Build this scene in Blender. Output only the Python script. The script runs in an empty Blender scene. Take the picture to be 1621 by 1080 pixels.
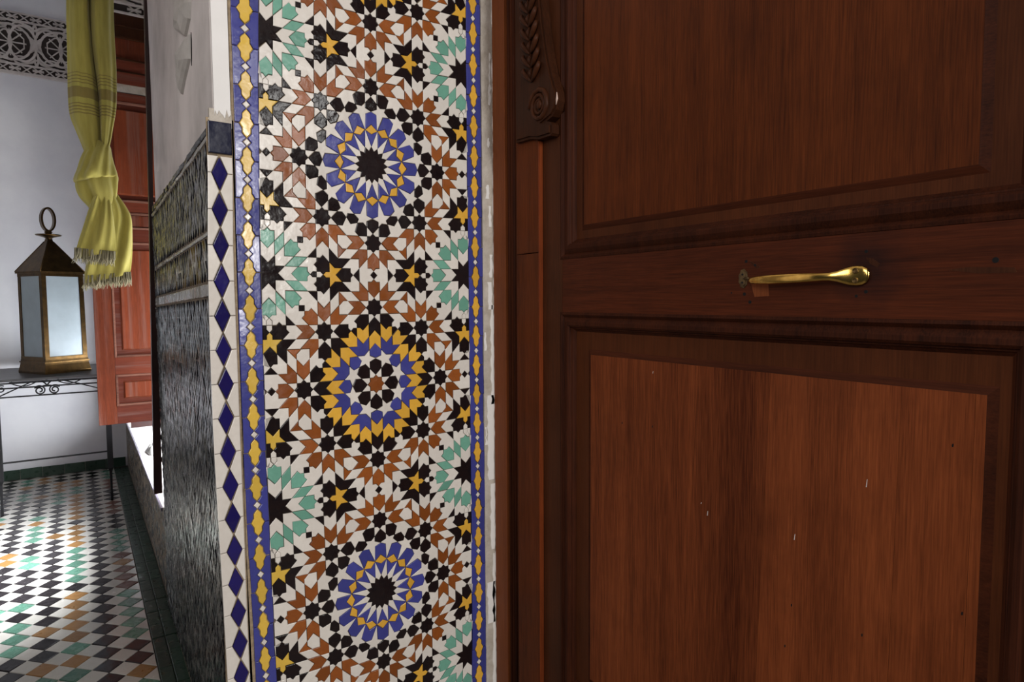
import bpy, bmesh, math, random
from mathutils import Vector, Matrix, noise

random.seed(7)
K = 0.13            # metres per layout unit
sc = bpy.context.scene
col = sc.collection

# ------------------------------------------------------------------ camera
def cam_axes(yaw, pitch, roll):
    cy, sy = math.cos(yaw), math.sin(yaw)
    f = Vector((-sy * math.cos(pitch), cy * math.cos(pitch), math.sin(pitch)))
    r0 = Vector((cy, sy, 0)); u0 = r0.cross(f)
    r = math.cos(roll) * r0 + math.sin(roll) * u0
    u = -math.sin(roll) * r0 + math.cos(roll) * u0
    return r, u, f
cd = bpy.data.cameras.new('camera'); cam = bpy.data.objects.new('camera', cd); col.objects.link(cam)
cd.sensor_fit = 'HORIZONTAL'; cd.sensor_width = 36.0; cd.lens = 1000.0 / 1621.0 * 36.0
cd.clip_start = 0.02; cd.clip_end = 200
r, u, f = cam_axes(-0.60092822, -0.06481955, -0.00563003)
m = Matrix((r, u, -f)).transposed().to_4x4()
m.translation = Vector((-4.82335, -11.75664, 9.30629)) * K
cam.matrix_world = m
sc.camera = cam

# ------------------------------------------------------------------ light
sc.view_settings.view_transform = 'Standard'; sc.view_settings.look = 'None'
sc.view_settings.gamma = 1.0; sc.view_settings.use_curve_mapping = False
sc.view_settings.exposure = 0.0
wd = bpy.data.worlds.new('sky'); sc.world = wd; wd.use_nodes = True
bg = wd.node_tree.nodes['Background']; bg.inputs[0].default_value = (0.80, 0.88, 1.0, 1); bg.inputs[1].default_value = 0.035
def area(name, loc, target, sx, sy, power, color):
    ld = bpy.data.lights.new(name, 'AREA'); ld.shape = 'RECTANGLE'; ld.size = sx * K; ld.size_y = sy * K
    ld.energy = power; ld.color = color
    o = bpy.data.objects.new(name, ld); col.objects.link(o); o.location = Vector(loc) * K
    d = (Vector(target) - Vector(loc)).normalized()
    o.rotation_euler = d.to_track_quat('-Z', 'Y').to_euler()
    return o
area('courtyard_daylight', (1.4, -33, 15.0), (0.0, 0, 7.0), 5, 9, 98, (1.0, 0.97, 0.93))
area('gallery_daylight', (-17, -15, 17), (-1.5, 1, 11), 10, 9, 33, (1.0, 0.98, 0.96))
area('courtyard_gap', (7.6, -33, 23.0), (-1.0, 0, 12), 3, 3.5, 9, (1.0, 0.98, 0.95))
area('bay_window_daylight', (0.6, 24.2, 4.5), (-7.0, 25.5, 3.6), 5.5, 2.4, 30, (0.90, 0.94, 1.0))
area('bay_window_daylight', (1.6, 14.6, 7.6), (-8.0, 15.5, 6.0), 8, 7.5, 15, (0.95, 0.97, 1.0))
area('bay_pool_beam', (1.6, 12.4, 8.6), (-8.4, 16.0, 0.0), 3.6, 5.5, 42, (0.92, 0.96, 1.0)).data.spread = math.radians(62)  # narrow beam added to make the pool of light on the floor

# ------------------------------------------------------------------ materials
def newmat(name):
    mt = bpy.data.materials.new(name); mt.use_nodes = True
    nt = mt.node_tree; return mt, nt, nt.nodes['Principled BSDF']
def nd(nt, typ, **kw):
    n = nt.nodes.new(typ)
    for k, v in kw.items():
        if k.startswith('i_'):
            key = k[2:]
            n.inputs[int(key) if key.isdigit() else key].default_value = v
        else: setattr(n, k, v)
    return n
def mix(nt, a, b, fac, blend='MIX'):
    n = nt.nodes.new('ShaderNodeMix'); n.data_type = 'RGBA'; n.blend_type = blend
    for sock, v in ((0, fac), (6, a), (7, b)):
        if hasattr(v, 'is_output'): nt.links.new(v, n.inputs[sock])
        else: n.inputs[sock].default_value = v if sock == 0 else (*v[:3], 1)
    return n.outputs[2]
def pos(nt, scale=(1, 1, 1)):
    g = nt.nodes.new('ShaderNodeNewGeometry')
    mp = nt.nodes.new('ShaderNodeMapping'); mp.inputs['Scale'].default_value = scale
    nt.links.new(g.outputs['Position'], mp.inputs['Vector']); return mp.outputs[0]
def noisetex(nt, vec, scale, detail=3, rough=0.5, dist=0.0):
    n = nt.nodes.new('ShaderNodeTexNoise'); n.inputs['Scale'].default_value = scale
    n.inputs['Detail'].default_value = detail; n.inputs['Roughness'].default_value = rough
    n.inputs['Distortion'].default_value = dist
    nt.links.new(vec, n.inputs['Vector']); return n.outputs[0]
def ramp(nt, fac, stops):
    n = nt.nodes.new('ShaderNodeValToRGB'); e = n.color_ramp.elements
    while len(e) < len(stops): e.new(0.5)
    for el, (p, c) in zip(e, stops):
        el.position = p; el.color = (c, c, c, 1) if not hasattr(c, '__len__') else (*c, 1)
    nt.links.new(fac, n.inputs[0]); return n.outputs[0]
def bump(nt, b, h, strength, dist=0.002, prev=None):
    n = nt.nodes.new('ShaderNodeBump'); n.inputs['Strength'].default_value = strength; n.inputs['Distance'].default_value = dist
    nt.links.new(h, n.inputs['Height'])
    if prev: nt.links.new(prev, n.inputs['Normal'])
    if b: nt.links.new(n.outputs[0], b.inputs['Normal'])
    return n.outputs[0]

def glaze(name, c, dark=None, rough=0.16, var=0.25, island=False, wave=0.35):
    """glazed clay: each tile a little different, mottled, slightly wavy and pitted"""
    mt, nt, b = newmat(name)
    if island:
        rnd = nt.nodes.new('ShaderNodeNewGeometry').outputs['Random Per Island']
    else:
        rnd = nt.nodes.new('ShaderNodeObjectInfo').outputs['Random']
    dark = dark or tuple(x * 0.55 for x in c)
    base = mix(nt, c, tuple(x * (1 - var) for x in c), rnd)
    mott = ramp(nt, noisetex(nt, pos(nt), 60, 4, 0.6), [(0.35, 0.0), (0.75, 1.0)])
    mf = nt.nodes.new('ShaderNodeMath'); mf.operation = 'MULTIPLY'; mf.inputs[1].default_value = 0.35
    nt.links.new(mott, mf.inputs[0])
    base = mix(nt, base, dark, mf.outputs[0])
    spk = ramp(nt, noisetex(nt, pos(nt), 420, 2, 0.5), [(0.70, 0.0), (0.78, 1.0)])
    sm = nt.nodes.new('ShaderNodeMath'); sm.operation = 'MULTIPLY'; sm.inputs[1].default_value = 0.35
    nt.links.new(spk, sm.inputs[0])
    base = mix(nt, base, (0.20, 0.15, 0.10), sm.outputs[0])
    nt.links.new(base, b.inputs['Base Color'])
    b.inputs['Specular IOR Level'].default_value = 0.40 if max(c) > 0.03 else 0.28
    rr = ramp(nt, noisetex(nt, pos(nt), 35, 3), [(0.3, rough * 0.7), (0.8, rough * 1.9)])
    nt.links.new(rr, b.inputs['Roughness'])
    n1 = bump(nt, None, noisetex(nt, pos(nt), 45, 2), wave, 0.002)
    bump(nt, b, noisetex(nt, pos(nt), 400, 2), 0.08, 0.0006, n1)
    return mt
GL = {
    'black': glaze('glaze_black', (0.012, 0.008, 0.009), (0.026, 0.013, 0.010), 0.11, 0.3),
    'white': glaze('glaze_white', (0.74, 0.69, 0.63), (0.56, 0.50, 0.44), 0.18, 0.12),
    'rust': glaze('glaze_rust', (0.31, 0.088, 0.018), (0.16, 0.038, 0.010), 0.2, 0.4),
    'green': glaze('glaze_green', (0.17, 0.40, 0.30), (0.10, 0.25, 0.19), 0.18, 0.25),
    'yellow': glaze('glaze_yellow', (0.76, 0.42, 0.055), (0.55, 0.27, 0.03), 0.18, 0.22),
    'yellow_lit': glaze('glaze_yellow_lit', (0.72, 0.47, 0.075), (0.55, 0.33, 0.045), 0.2, 0.2),  # yellow again, with the stronger light on the left put into its colour
    'blue': glaze('glaze_blue', (0.060, 0.065, 0.29), (0.035, 0.035, 0.17), 0.17, 0.3),
    'navy': glaze('glaze_navy', (0.017, 0.012, 0.115), (0.02, 0.012, 0.06), 0.11, 0.35),
    'ink': glaze('glaze_ink', (0.010, 0.012, 0.035), None, 0.2, 0.2),
    'floor_black': glaze('floor_black', (0.020, 0.016, 0.018), None, 0.17, 0.4),
    'floor_white': glaze('floor_white', (0.54, 0.52, 0.48), (0.40, 0.36, 0.30), 0.17, 0.2),
    'floor_green': glaze('floor_green', (0.10, 0.24, 0.17), None, 0.24, 0.4),
    'floor_ochre': glaze('floor_ochre', (0.30, 0.15, 0.045), None, 0.34, 0.4),
    'floor_red': glaze('floor_red', (0.16, 0.055, 0.03), None, 0.34, 0.4),
    'dark_green': glaze('glaze_dark_green', (0.022, 0.055, 0.035), None, 0.3, 0.4),
    'side_dark': glaze('side_dark', (0.014, 0.014, 0.019), None, 0.2, 0.5, True),
    'side_grey': glaze('side_grey', (0.13, 0.125, 0.115), None, 0.18, 0.6, True),
    'side_ochre': glaze('side_ochre', (0.16, 0.11, 0.04), None, 0.18, 0.6, True),
    'side_pale': glaze('side_pale', (0.38, 0.36, 0.33), None, 0.2, 0.3, True),
}
def simple(name, c, rough=0.6, metal=0.0, c2=None, nscale=8, bumpy=0.0, bscale=60, **kw):
    mt, nt, b = newmat(name)
    if c2:
        nt.links.new(mix(nt, c, c2, ramp(nt, noisetex(nt, pos(nt), nscale, 5, 0.6), [(0.35, 0.0), (0.7, 1.0)])), b.inputs['Base Color'])
    else: b.inputs['Base Color'].default_value = (*c, 1)
    b.inputs['Roughness'].default_value = rough; b.inputs['Metallic'].default_value = metal
    if bumpy: bump(nt, b, noisetex(nt, pos(nt), bscale, 4), bumpy, 0.003)
    for k, v in kw.items(): b.inputs[k].default_value = v
    return mt
def wood(name, lo, hi, axis='Z', fine=1.0, rough=0.42, bmp=0.25, var=0.5, stain=None, worn=None):
    """long grain along one axis, fine pores and a per-board tone"""
    mt, nt, b = newmat(name)
    s = {'Z': (1, 1, 0.035), 'Y': (1, 0.035, 1), 'X': (0.035, 1, 1)}[axis]
    g = nt.nodes.new('ShaderNodeNewGeometry'); oi = nt.nodes.new('ShaderNodeObjectInfo')
    add = nt.nodes.new('ShaderNodeVectorMath'); add.operation = 'MULTIPLY_ADD'
    cmb = nt.nodes.new('ShaderNodeCombineXYZ')
    for k in range(3): nt.links.new(oi.outputs['Random'], cmb.inputs[k])
    nt.links.new(cmb.outputs[0], add.inputs[0]); add.inputs[1].default_value = (5, 5, 5); nt.links.new(g.outputs['Position'], add.inputs[2])
    mp = nt.nodes.new('ShaderNodeMapping'); mp.inputs['Scale'].default_value = s; nt.links.new(add.outputs[0], mp.inputs['Vector'])
    v = mp.outputs[0]
    broad = noisetex(nt, v, 11, 4, 0.55, 0.3)
    mid = noisetex(nt, v, 60, 4, 0.6, 0.3)
    fn = noisetex(nt, v, 420 * fine, 3, 0.6)
    def mad(a, k, c):
        n = nt.nodes.new('ShaderNodeMath'); n.operation = 'MULTIPLY_ADD'; nt.links.new(a, n.inputs[0]); n.inputs[1].default_value = k
        if hasattr(c, 'is_output'): nt.links.new(c, n.inputs[2])
        else: n.inputs[2].default_value = c
        return n.outputs[0]
    tone = nt.nodes.new('ShaderNodeSeparateColor'); nt.links.new(oi.outputs['Color'], tone.inputs[0])
    val = mad(broad, 0.75, mad(mid, 0.6, mad(fn, 1.0, mad(oi.outputs['Random'], var, mad(tone.outputs[0], 0.6, -0.945 - var * 0.5 + 0.25 - 0.6)))))
    cr = ramp(nt, val, [(0.0, lo), (1.0, hi)])
    # broad dirt and darkened varnish
    dirt = ramp(nt, noisetex(nt, pos(nt), 5, 5, 0.65), [(0.48, 0.0), (0.78, 0.35)])
    cr = mix(nt, cr, tuple(x * 0.5 for x in lo), dirt)
    if worn:                                        # sun-bleached, rubbed streaks
        wk_ = ramp(nt, noisetex(nt, v, 26, 5, 0.7, 0.4), [(0.50, 0.0), (0.72, 0.75)])
        cr = mix(nt, cr, worn, wk_)
    if stain:                                       # old hand grease round the handle
        (sx_, sy_, sz_), rad = stain
        dn = nt.nodes.new('ShaderNodeVectorMath'); dn.operation = 'DISTANCE'; nt.links.new(g.outputs['Position'], dn.inputs[0]); dn.inputs[1].default_value = (sx_ * K, sy_ * K, sz_ * K)
        nz = noisetex(nt, pos(nt), 25, 4)
        dd = mad(nz, rad * K * 0.9, dn.outputs['Value'])
        mr_ = nt.nodes.new('ShaderNodeMapRange'); nt.links.new(dd, mr_.inputs[0]); mr_.inputs[1].default_value = rad * K * 1.7; mr_.inputs[2].default_value = rad * K * 0.75; mr_.inputs[3].default_value = 0; mr_.inputs[4].default_value = 0.7
        cr = mix(nt, cr, (0.012, 0.006, 0.006), mr_.outputs[0])
    nt.links.new(cr, b.inputs['Base Color'])
    b.inputs['Roughness'].default_value = rough
    b.inputs['Specular IOR Level'].default_value = 0.09
    bump(nt, b, fn, bmp, 0.0006)
    return mt
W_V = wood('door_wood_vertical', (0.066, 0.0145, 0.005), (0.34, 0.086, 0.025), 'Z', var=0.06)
W_U = wood('door_wood_shaded', (0.032, 0.0075, 0.0025), (0.17, 0.040, 0.009), 'Z', var=0.06)  # shaded copy of the door wood; the dimmer light is in its colour
W_H = wood('door_wood_horizontal', (0.032, 0.008, 0.0035), (0.135, 0.030, 0.010), 'Y', stain=((2.8, -8.0, 9.66), 0.42))
W_E = wood('lit_edge_wood', (0.07, 0.015, 0.005), (0.24, 0.050, 0.013), 'Z', var=0.1)  # brighter wood; the light on the strip's side is put into its colour
W_M = wood('door_wood_moulding', (0.022, 0.006, 0.0028), (0.10, 0.024, 0.008), 'Z', rough=0.6)
W_MH = wood('door_wood_moulding_flat', (0.022, 0.006, 0.0028), (0.10, 0.024, 0.008), 'Y', rough=0.6)
W_M2 = wood('door_wood_margin', (0.040, 0.011, 0.004), (0.115, 0.032, 0.010), 'Z', var=0.1)
W_C = wood('carved_wood', (0.020, 0.0075, 0.004), (0.085, 0.026, 0.010), 'Z')
W_A = wood('frame_wood', (0.11, 0.030, 0.010), (0.24, 0.068, 0.022), 'Z')
W_S = wood('shutter_wood', (0.085, 0.020, 0.011), (0.27, 0.060, 0.023), 'Z', rough=0.5, worn=(0.21, 0.115, 0.095))
W_SH = wood('shutter_wood_flat', (0.08, 0.019, 0.013), (0.20, 0.047, 0.024), 'X', rough=0.5, worn=(0.17, 0.10, 0.085))
W_SD = wood('shutter_bead', (0.10, 0.040, 0.028), (0.30, 0.14, 0.10), 'X', rough=0.55)
W_P = simple('window_post_wood', (0.022, 0.008, 0.007), 0.4, 0, (0.05, 0.015, 0.012), 14)
PLASTER = simple('white_plaster', (0.80, 0.78, 0.76), 0.85, 0, (0.70, 0.68, 0.66), 5, 0.25, 40)
PLASTER_IN = simple('side_plaster', (0.74, 0.68, 0.66), 0.8, 0, (0.48, 0.44, 0.42), 4, 0.3, 30)
PLASTER_FAR = simple('far_plaster', (0.74, 0.74, 0.76), 0.8, 0, (0.62, 0.62, 0.66), 2.5, 0.15, 20)
PLASTER_GREY = simple('bare_plaster', (0.40, 0.35, 0.29), 0.9, 0, (0.56, 0.51, 0.45), 22, 0.9, 90)
PAINT_FLAKE = simple('white_paint_flake', (0.78, 0.76, 0.73), 0.8, 0, None, 1, 0.4, 60)
FLAKE = simple('peeling_paint', (0.52, 0.49, 0.46), 0.75, 0, (0.42, 0.39, 0.36), 20, 0.5, 60)
GROUT = simple('grout', (0.10, 0.075, 0.055), 0.9, 0, (0.20, 0.15, 0.10), 40, 0.6, 150)
GROUT_TAN = simple('tan_grout', (0.36, 0.27, 0.17), 0.9, 0, (0.22, 0.16, 0.10), 60, 0.8, 150)
GROUT_FLOOR = simple('floor_grout', (0.12, 0.11, 0.10), 0.8, 0, (0.2, 0.18, 0.16), 30)
CARVE = simple('carved_plaster', (0.55, 0.50, 0.47), 0.85, 0, (0.46, 0.41, 0.38), 20, 0.3, 80)
CARVE_BACK = simple('carved_recess', (0.045, 0.032, 0.028), 0.9)
BRASS = simple('polished_brass', (0.72, 0.46, 0.12), 0.18, 1.0, (0.50, 0.30, 0.07), 60)
BRASS_OLD = simple('aged_brass', (0.115, 0.066, 0.024), 0.34, 1.0, (0.055, 0.034, 0.015), 25, 0.15, 60)
BRASS_DULL = simple('dull_brass', (0.17, 0.11, 0.05), 0.5, 0.8, (0.07, 0.045, 0.025), 90, 0.6, 200)
IRON = simple('black_iron', (0.012, 0.012, 0.015), 0.42, 0.3)
SLATE = simple('table_slate', (0.055, 0.056, 0.060), 0.35, 0, (0.09, 0.09, 0.095), 12)
GLASS = simple('frosted_glass', (0.44, 0.52, 0.56), 0.45, 0, (0.36, 0.43, 0.46), 8, **{'Transmission Weight': 0.35})
STONE = simple('bench_stone', (0.80, 0.78, 0.76), 0.45, 0, (0.66, 0.60, 0.56), 5)
BENCH_EDGE = simple('bench_edge', (0.17, 0.15, 0.19), 0.4, 0, (0.10, 0.09, 0.12), 20)
HOLE = simple('hole_dark', (0.004, 0.003, 0.003), 1.0)
SCREW = simple('screw_brass', (0.16, 0.10, 0.04), 0.45, 0.9)
RAG = simple('grey_cloth', (0.30, 0.29, 0.28), 0.9)

# ------------------------------------------------------------------ mesh helpers (layout units in, metres out)
class MB:
    def __init__(s): s.v = []; s.f = []; s.m = []; s.sm = []
    def add(s, vs, fs, mi=0, smooth=False):
        b = len(s.v); s.v += [tuple(p) for p in vs]
        for fc in fs: s.f.append([b + i for i in fc]); s.m.append(mi); s.sm.append(smooth)
        return s
    def box(s, x0, x1, y0, y1, z0, z1, mi=0, bev=0.0):
        if x0 > x1: x0, x1 = x1, x0
        if y0 > y1: y0, y1 = y1, y0
        if z0 > z1: z0, z1 = z1, z0
        if bev <= 0:
            vs = [(x, y, z) for x in (x0, x1) for y in (y0, y1) for z in (z0, z1)]
            return s.add(vs, [(0, 1, 3, 2), (4, 6, 7, 5), (0, 4, 5, 1), (2, 3, 7, 6), (0, 2, 6, 4), (1, 5, 7, 3)], mi)
        bm = bmesh.new()
        bmesh.ops.create_cube(bm, size=1)
        for v in bm.verts: v.co = Vector(((x0 + x1) / 2 + v.co.x * (x1 - x0), (y0 + y1) / 2 + v.co.y * (y1 - y0), (z0 + z1) / 2 + v.co.z * (z1 - z0)))
        bmesh.ops.bevel(bm, geom=bm.edges[:], offset=bev, segments=2, affect='EDGES', profile=0.6)
        s.frombm(bm, mi); return s
    def frombm(s, bm, mi=0, smooth=False):
        bm.verts.ensure_lookup_table(); bm.verts.index_update()
        s.add([v.co[:] for v in bm.verts], [[v.index for v in fc.verts] for fc in bm.faces], mi, smooth); bm.free(); return s
    def loft(s, rings, closed=True, caps=True, mi=0, smooth=True):
        n = len(rings[0]); vs = [p for rg in rings for p in rg]; fs = []
        for i in range(len(rings) - 1):
            for j in range(n if closed else n - 1):
                k = (j + 1) % n
                fs.append((i * n + j, i * n + k, (i + 1) * n + k, (i + 1) * n + j))
        if caps: fs.append(tuple(range(n - 1, -1, -1))); fs.append(tuple((len(rings) - 1) * n + j for j in range(n)))
        return s.add(vs, fs, mi, smooth)
    def tube(s, path, rad, n=8, mi=0, closed=False, flat=None):
        path = [Vector(p) for p in path]; N = len(path); rings = []; up = None
        for i, p in enumerate(path):
            if closed: t = path[(i + 1) % N] - path[i - 1]
            else: t = path[min(i + 1, N - 1)] - path[max(i - 1, 0)]
            t.normalize()
            if up is None: up = Vector((0, 0, 1)) if abs(t.z) < 0.9 else Vector((1, 0, 0))
            a = t.cross(up)
            if a.length < 1e-6: a = t.orthogonal()
            a.normalize(); bb = a.cross(t).normalized(); up = bb
            rr = rad[i] if hasattr(rad, '__len__') else rad
            rings.append([p + a * (rr * math.cos(2 * math.pi * k / n)) + bb * ((flat or 1) * rr * math.sin(2 * math.pi * k / n)) for k in range(n)])
        if closed: rings.append(rings[0])
        return s.loft(rings, True, not closed, mi)
    def lathe(s, prof, cx, cy, n=24, mi=0, smooth=True):
        rings = [[(cx + rr * math.cos(2 * math.pi * k / n), cy + rr * math.sin(2 * math.pi * k / n), z) for k in range(n)] for rr, z in prof]
        return s.loft(rings, True, True, mi, smooth)
    def prism(s, poly, fr, h0, h1, mi=0):
        """poly in 2D mapped by fr(u, v, h)"""
        n = len(poly)
        vs = [fr(a, b, h0) for a, b in poly] + [fr(a, b, h1) for a, b in poly]
        fs = [tuple(range(n - 1, -1, -1)), tuple(range(n, 2 * n))] + [(i, (i + 1) % n, n + (i + 1) % n, n + i) for i in range(n)]
        return s.add(vs, fs, mi)
    def build(s, name, mats, parent=None, origin=None):
        if origin is None: origin = ORI.get(parent.name, (0, 0, 0)) if parent else (0, 0, 0)
        o3 = Vector(origin)
        me = bpy.data.meshes.new(name)
        me.from_pydata([((Vector(p) - o3) * K)[:] for p in s.v], [], s.f)
        for mt in (mats if isinstance(mats, (list, tuple)) else [mats]): me.materials.append(mt)
        for p, mi, sm in zip(me.polygons, s.m, s.sm): p.material_index = mi; p.use_smooth = sm
        bm = bmesh.new(); bm.from_mesh(me); bmesh.ops.recalc_face_normals(bm, faces=bm.faces); bm.to_mesh(me); bm.free()
        o = bpy.data.objects.new(name, me); col.objects.link(o)
        po = Vector(ORI.get(parent.name, (0, 0, 0))) if parent else Vector((0, 0, 0))
        o.location = (o3 - po) * K
        if parent: o.parent = parent
        ORI[o.name] = tuple(o3)
        return o
ORI = {}
def thing(name, label, cat, loc, group=None):
    o = bpy.data.objects.new(name, None); col.objects.link(o); o.location = Vector(loc) * K; o.empty_display_size = 0.05
    o['label'] = label; o['category'] = cat
    if group: o['group'] = group
    ORI[o.name] = tuple(loc); return o
def tag(o, label, cat, group=None):
    o['label'] = label; o['category'] = cat
    if group: o['group'] = group
    return o
def struct(o): o['kind'] = 'structure'; return o

def area2(p): return sum(p[i][0] * p[(i + 1) % len(p)][1] - p[(i + 1) % len(p)][0] * p[i][1] for i in range(len(p))) / 2
def inset(p, d):
    n = len(p); out = []
    for i in range(n):
        a, b, c = Vector(p[i - 1]), Vector(p[i]), Vector(p[(i + 1) % n])
        e1 = (b - a); e2 = (c - b)
        if e1.length < 1e-9 or e2.length < 1e-9: out.append(tuple(b)); continue
        e1.normalize(); e2.normalize()
        n1 = Vector((-e1.y, e1.x)); n2 = Vector((-e2.y, e2.x))
        den = 1 + n1.dot(n2)
        off = (n1 + n2) / max(den, 0.12) * d
        out.append(tuple(b + off))
    return out
def tile_rings(poly, gap, bev, thick, rnd, tilt):
    """rings of a bevelled tile: bottom, shoulder, top, as (u, v, h); h = 0 is the mean face"""
    lo = inset(poly, gap); hi = inset(poly, gap + bev)
    cx = sum(a for a, b in poly) / len(poly); cy = sum(b for a, b in poly) / len(poly)
    ta, tb, dh = rnd.gauss(0, tilt), rnd.gauss(0, tilt), max(-0.009, min(0.009, rnd.gauss(0, 0.004)))
    H = lambda a, b: dh + (a - cx) * ta + (b - cy) * tb
    return [[(a, b, -thick) for a, b in lo], [(a, b, H(a, b) - bev * 0.6) for a, b in lo], [(a, b, H(a, b)) for a, b in hi]], (cx, cy)
def tile_obj(name, poly, fr, mat, parent, gap=0.006, bev=0.012, thick=0.07, tilt=0.006, rnd=random):
    if area2(poly) < 0: poly = poly[::-1]
    rings, (cx, cy) = tile_rings(poly, gap, bev, thick, rnd, tilt)
    n = len(poly); mb = MB(); vs = [fr(*p) for rg in rings for p in rg]; fs = []
    for i in range(2):
        for j in range(n):
            k = (j + 1) % n; fs.append((i * n + j, i * n + k, (i + 1) * n + k, (i + 1) * n + j))
    fs.append(tuple(2 * n + j for j in range(n)))
    o3 = Vector(fr(cx, cy, 0))
    me = bpy.data.meshes.new(name)
    me.from_pydata([((Vector(p) - o3) * K)[:] for p in vs], [], fs); me.materials.append(mat)
    o = bpy.data.objects.new(name, me); col.objects.link(o); o.parent = parent
    o.location = (o3 - Vector(ORI.get(parent.name, (0, 0, 0)))) * K
    return o
def tile_stuff(mb, poly, fr, mi, gap, bev, thick, tilt, rnd):
    if area2(poly) < 0: poly = poly[::-1]
    rings, _ = tile_rings(poly, gap, bev, thick, rnd, tilt)
    n = len(poly); vs = [fr(*p) for rg in rings for p in rg]; fs = []
    for i in range(2):
        for j in range(n):
            k = (j + 1) % n; fs.append((i * n + j, i * n + k, (i + 1) * n + k, (i + 1) * n + j))
    fs.append(tuple(2 * n + j for j in range(n)))
    mb.add(vs, fs, mi)
FRONT = lambda a, b, h: (a, -h, b)              # on the pillar face (looks to -Y)
SIDE = lambda a, b, h: (-2.94 - h, a, b)        # on the pillar side (looks to -X); a = depth
FLOOR = lambda a, b, h: (a, b, h)
CORNER = lambda a, b, h: (a, -h + 0.12 * (a + 2.585), b)   # the corner column leans a little out of plane

# ------------------------------------------------------------------ room shell
FY = 30.0           # far wall
mb = MB(); mb.box(-20, 14, -14, 31, -0.6, -0.075); floor = struct(mb.build('floor', GROUT_FLOOR))
mb = MB(); mb.box(-20, 6, FY, FY + 1.2, 0, 27.5); wall_far = struct(mb.build('wall_far', PLASTER_FAR))
mb = MB(); mb.box(-20, 6, 0, 31.2, 27.5, 28.3); struct(mb.build('ceiling', PLASTER_FAR))
mb = MB(); mb.box(-20, 12, -20, 0, 23.0, 23.8); struct(mb.build('ceiling_sky_block', PLASTER_IN))  # unseen ceiling added to hold sky light off the upper door
mb = MB(); mb.box(-21, -20, 0, 31.2, 0, 27.5); struct(mb.build('wall_left', PLASTER_FAR))
# unseen wall and header, added to keep daylight off the near floor
mb = MB(); mb.box(-20, -7.1, 0.0, 9.65, 0, 27.5); struct(mb.build('wall_light_block', PLASTER_IN))
mb = MB(); mb.box(-7.3, -2.82, 0.3, 9.65, 18.9, 27.5); struct(mb.build('wall_light_block_over', PLASTER_IN))
mb = MB(); mb.box(10, 11, -20, 6, 0, 27.5); struct(mb.build('wall_right', PLASTER_IN))
mb = MB(); mb.box(2.72, 10, 5, 6, 0, 27.5); struct(mb.build('wall_back_right', PLASTER_IN))
# the thick pillar between the door and the bay: core, plaster skin above the tiles
mb = MB()
mb.box(-2.80, 2.71, 0.08, 9.65, 0, 27.5)
pillar = struct(mb.build('wall_front', PLASTER_IN))
# front plaster patch above the tiled corner (broken lower edge)
rng = random.Random(3)
edge = [(-2.82 + 0.275 * i / 9, 12.47 + rng.uniform(-0.07, 0.06) + 0.05 * (i % 2)) for i in range(10)]
edge[0] = (-2.80, 12.44)
poly = [(-2.80, 27.5)] + [(a, b) for a, b in edge] + [(-2.535, 27.5)]
mb = MB(); mb.prism(poly, FRONT, -0.08, 0.0); mb.build('plaster_patch', PLASTER, pillar)
mb = MB(); mb.prism([(-2.90, 12.36), (-2.87, 12.43)] + [(a, b + 0.03) for a, b in edge[1:]] + [(-2.54, 12.36)], FRONT, -0.08, -0.025)
mb.build('broken_plaster_edge', PLASTER_GREY, pillar)
mb = MB(); mb.box(-2.88, -2.53, 0.012, 0.12, 12.25, 12.55); mb.build('plaster_fill', PLASTER_GREY, pillar)
# plaster skin of the pillar's side, rounded to the corner
mb = MB(); ring = []
for z in (12.1, 27.5):
    ring.append([(-2.80, 0.02, z), (-2.815, 0.05, z), (-2.82, 0.12, z), (-2.82, 9.65, z), (-2.70, 9.65, z), (-2.70, 0.02, z)])
mb.loft(ring, True, True, smooth=False); mb.build('side_plaster', PLASTER_IN, pillar)
# right edge of the pillar: bare plaster with torn white paint
rng = random.Random(11)
def ragged(x0, x1, z0, z1, n, jl, jr, r):
    L = [(x0 + r.uniform(-jl, jl), z0 + (z1 - z0) * i / n) for i in range(n + 1)]
    R = [(x1 + r.uniform(-jr, jr), z0 + (z1 - z0) * i / n) for i in range(n + 1)]
    return L + R[::-1]
mb = MB(); mb.prism(ragged(2.475, 2.745, 0, 20, 130, 0.004, 0.02, rng), FRONT, -0.08, 0.012); mb.build('plaster_edge', PLASTER_GREY, pillar)
for (x0, x1, z0, z1, n) in ((2.66, 2.735, 0.0, 3.6, 30), (2.52, 2.71, 2.0, 2.95, 10), (2.62, 2.735, 3.7, 5.2, 14), (2.56, 2.725, 5.3, 7.2, 16), (2.66, 2.745, 7.0, 9.2, 20),
                            (2.60, 2.70, 9.1, 9.7, 7), (2.64, 2.705, 9.8, 10.3, 6), (2.62, 2.69, 10.9, 11.35, 6), (2.57, 2.64, 11.5, 11.8, 5), (2.60, 2.66, 12.6, 12.8, 4), (2.66, 2.70, 13.5, 14.6, 12), (2.49, 2.55, 8.2, 8.6, 5), (2.50, 2.53, 6.1, 6.5, 5)):
    mb = MB(); mb.prism(ragged(x0, x1, z0, z1, n, 0.022, 0.022, rng), FRONT, -0.05, 0.02); mb.build('paint_flake', PAINT_FLAKE, pillar)
mb = MB(); mb.prism([(1.95, 14.45), (1.92, 14.3), (1.97, 14.0), (2.03, 13.85), (2.02, 14.1)], lambda a, b, h: (-2.82 - h, a, b), -0.01, 0.012); mb.build('paint_crack', HOLE, pillar)
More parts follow.
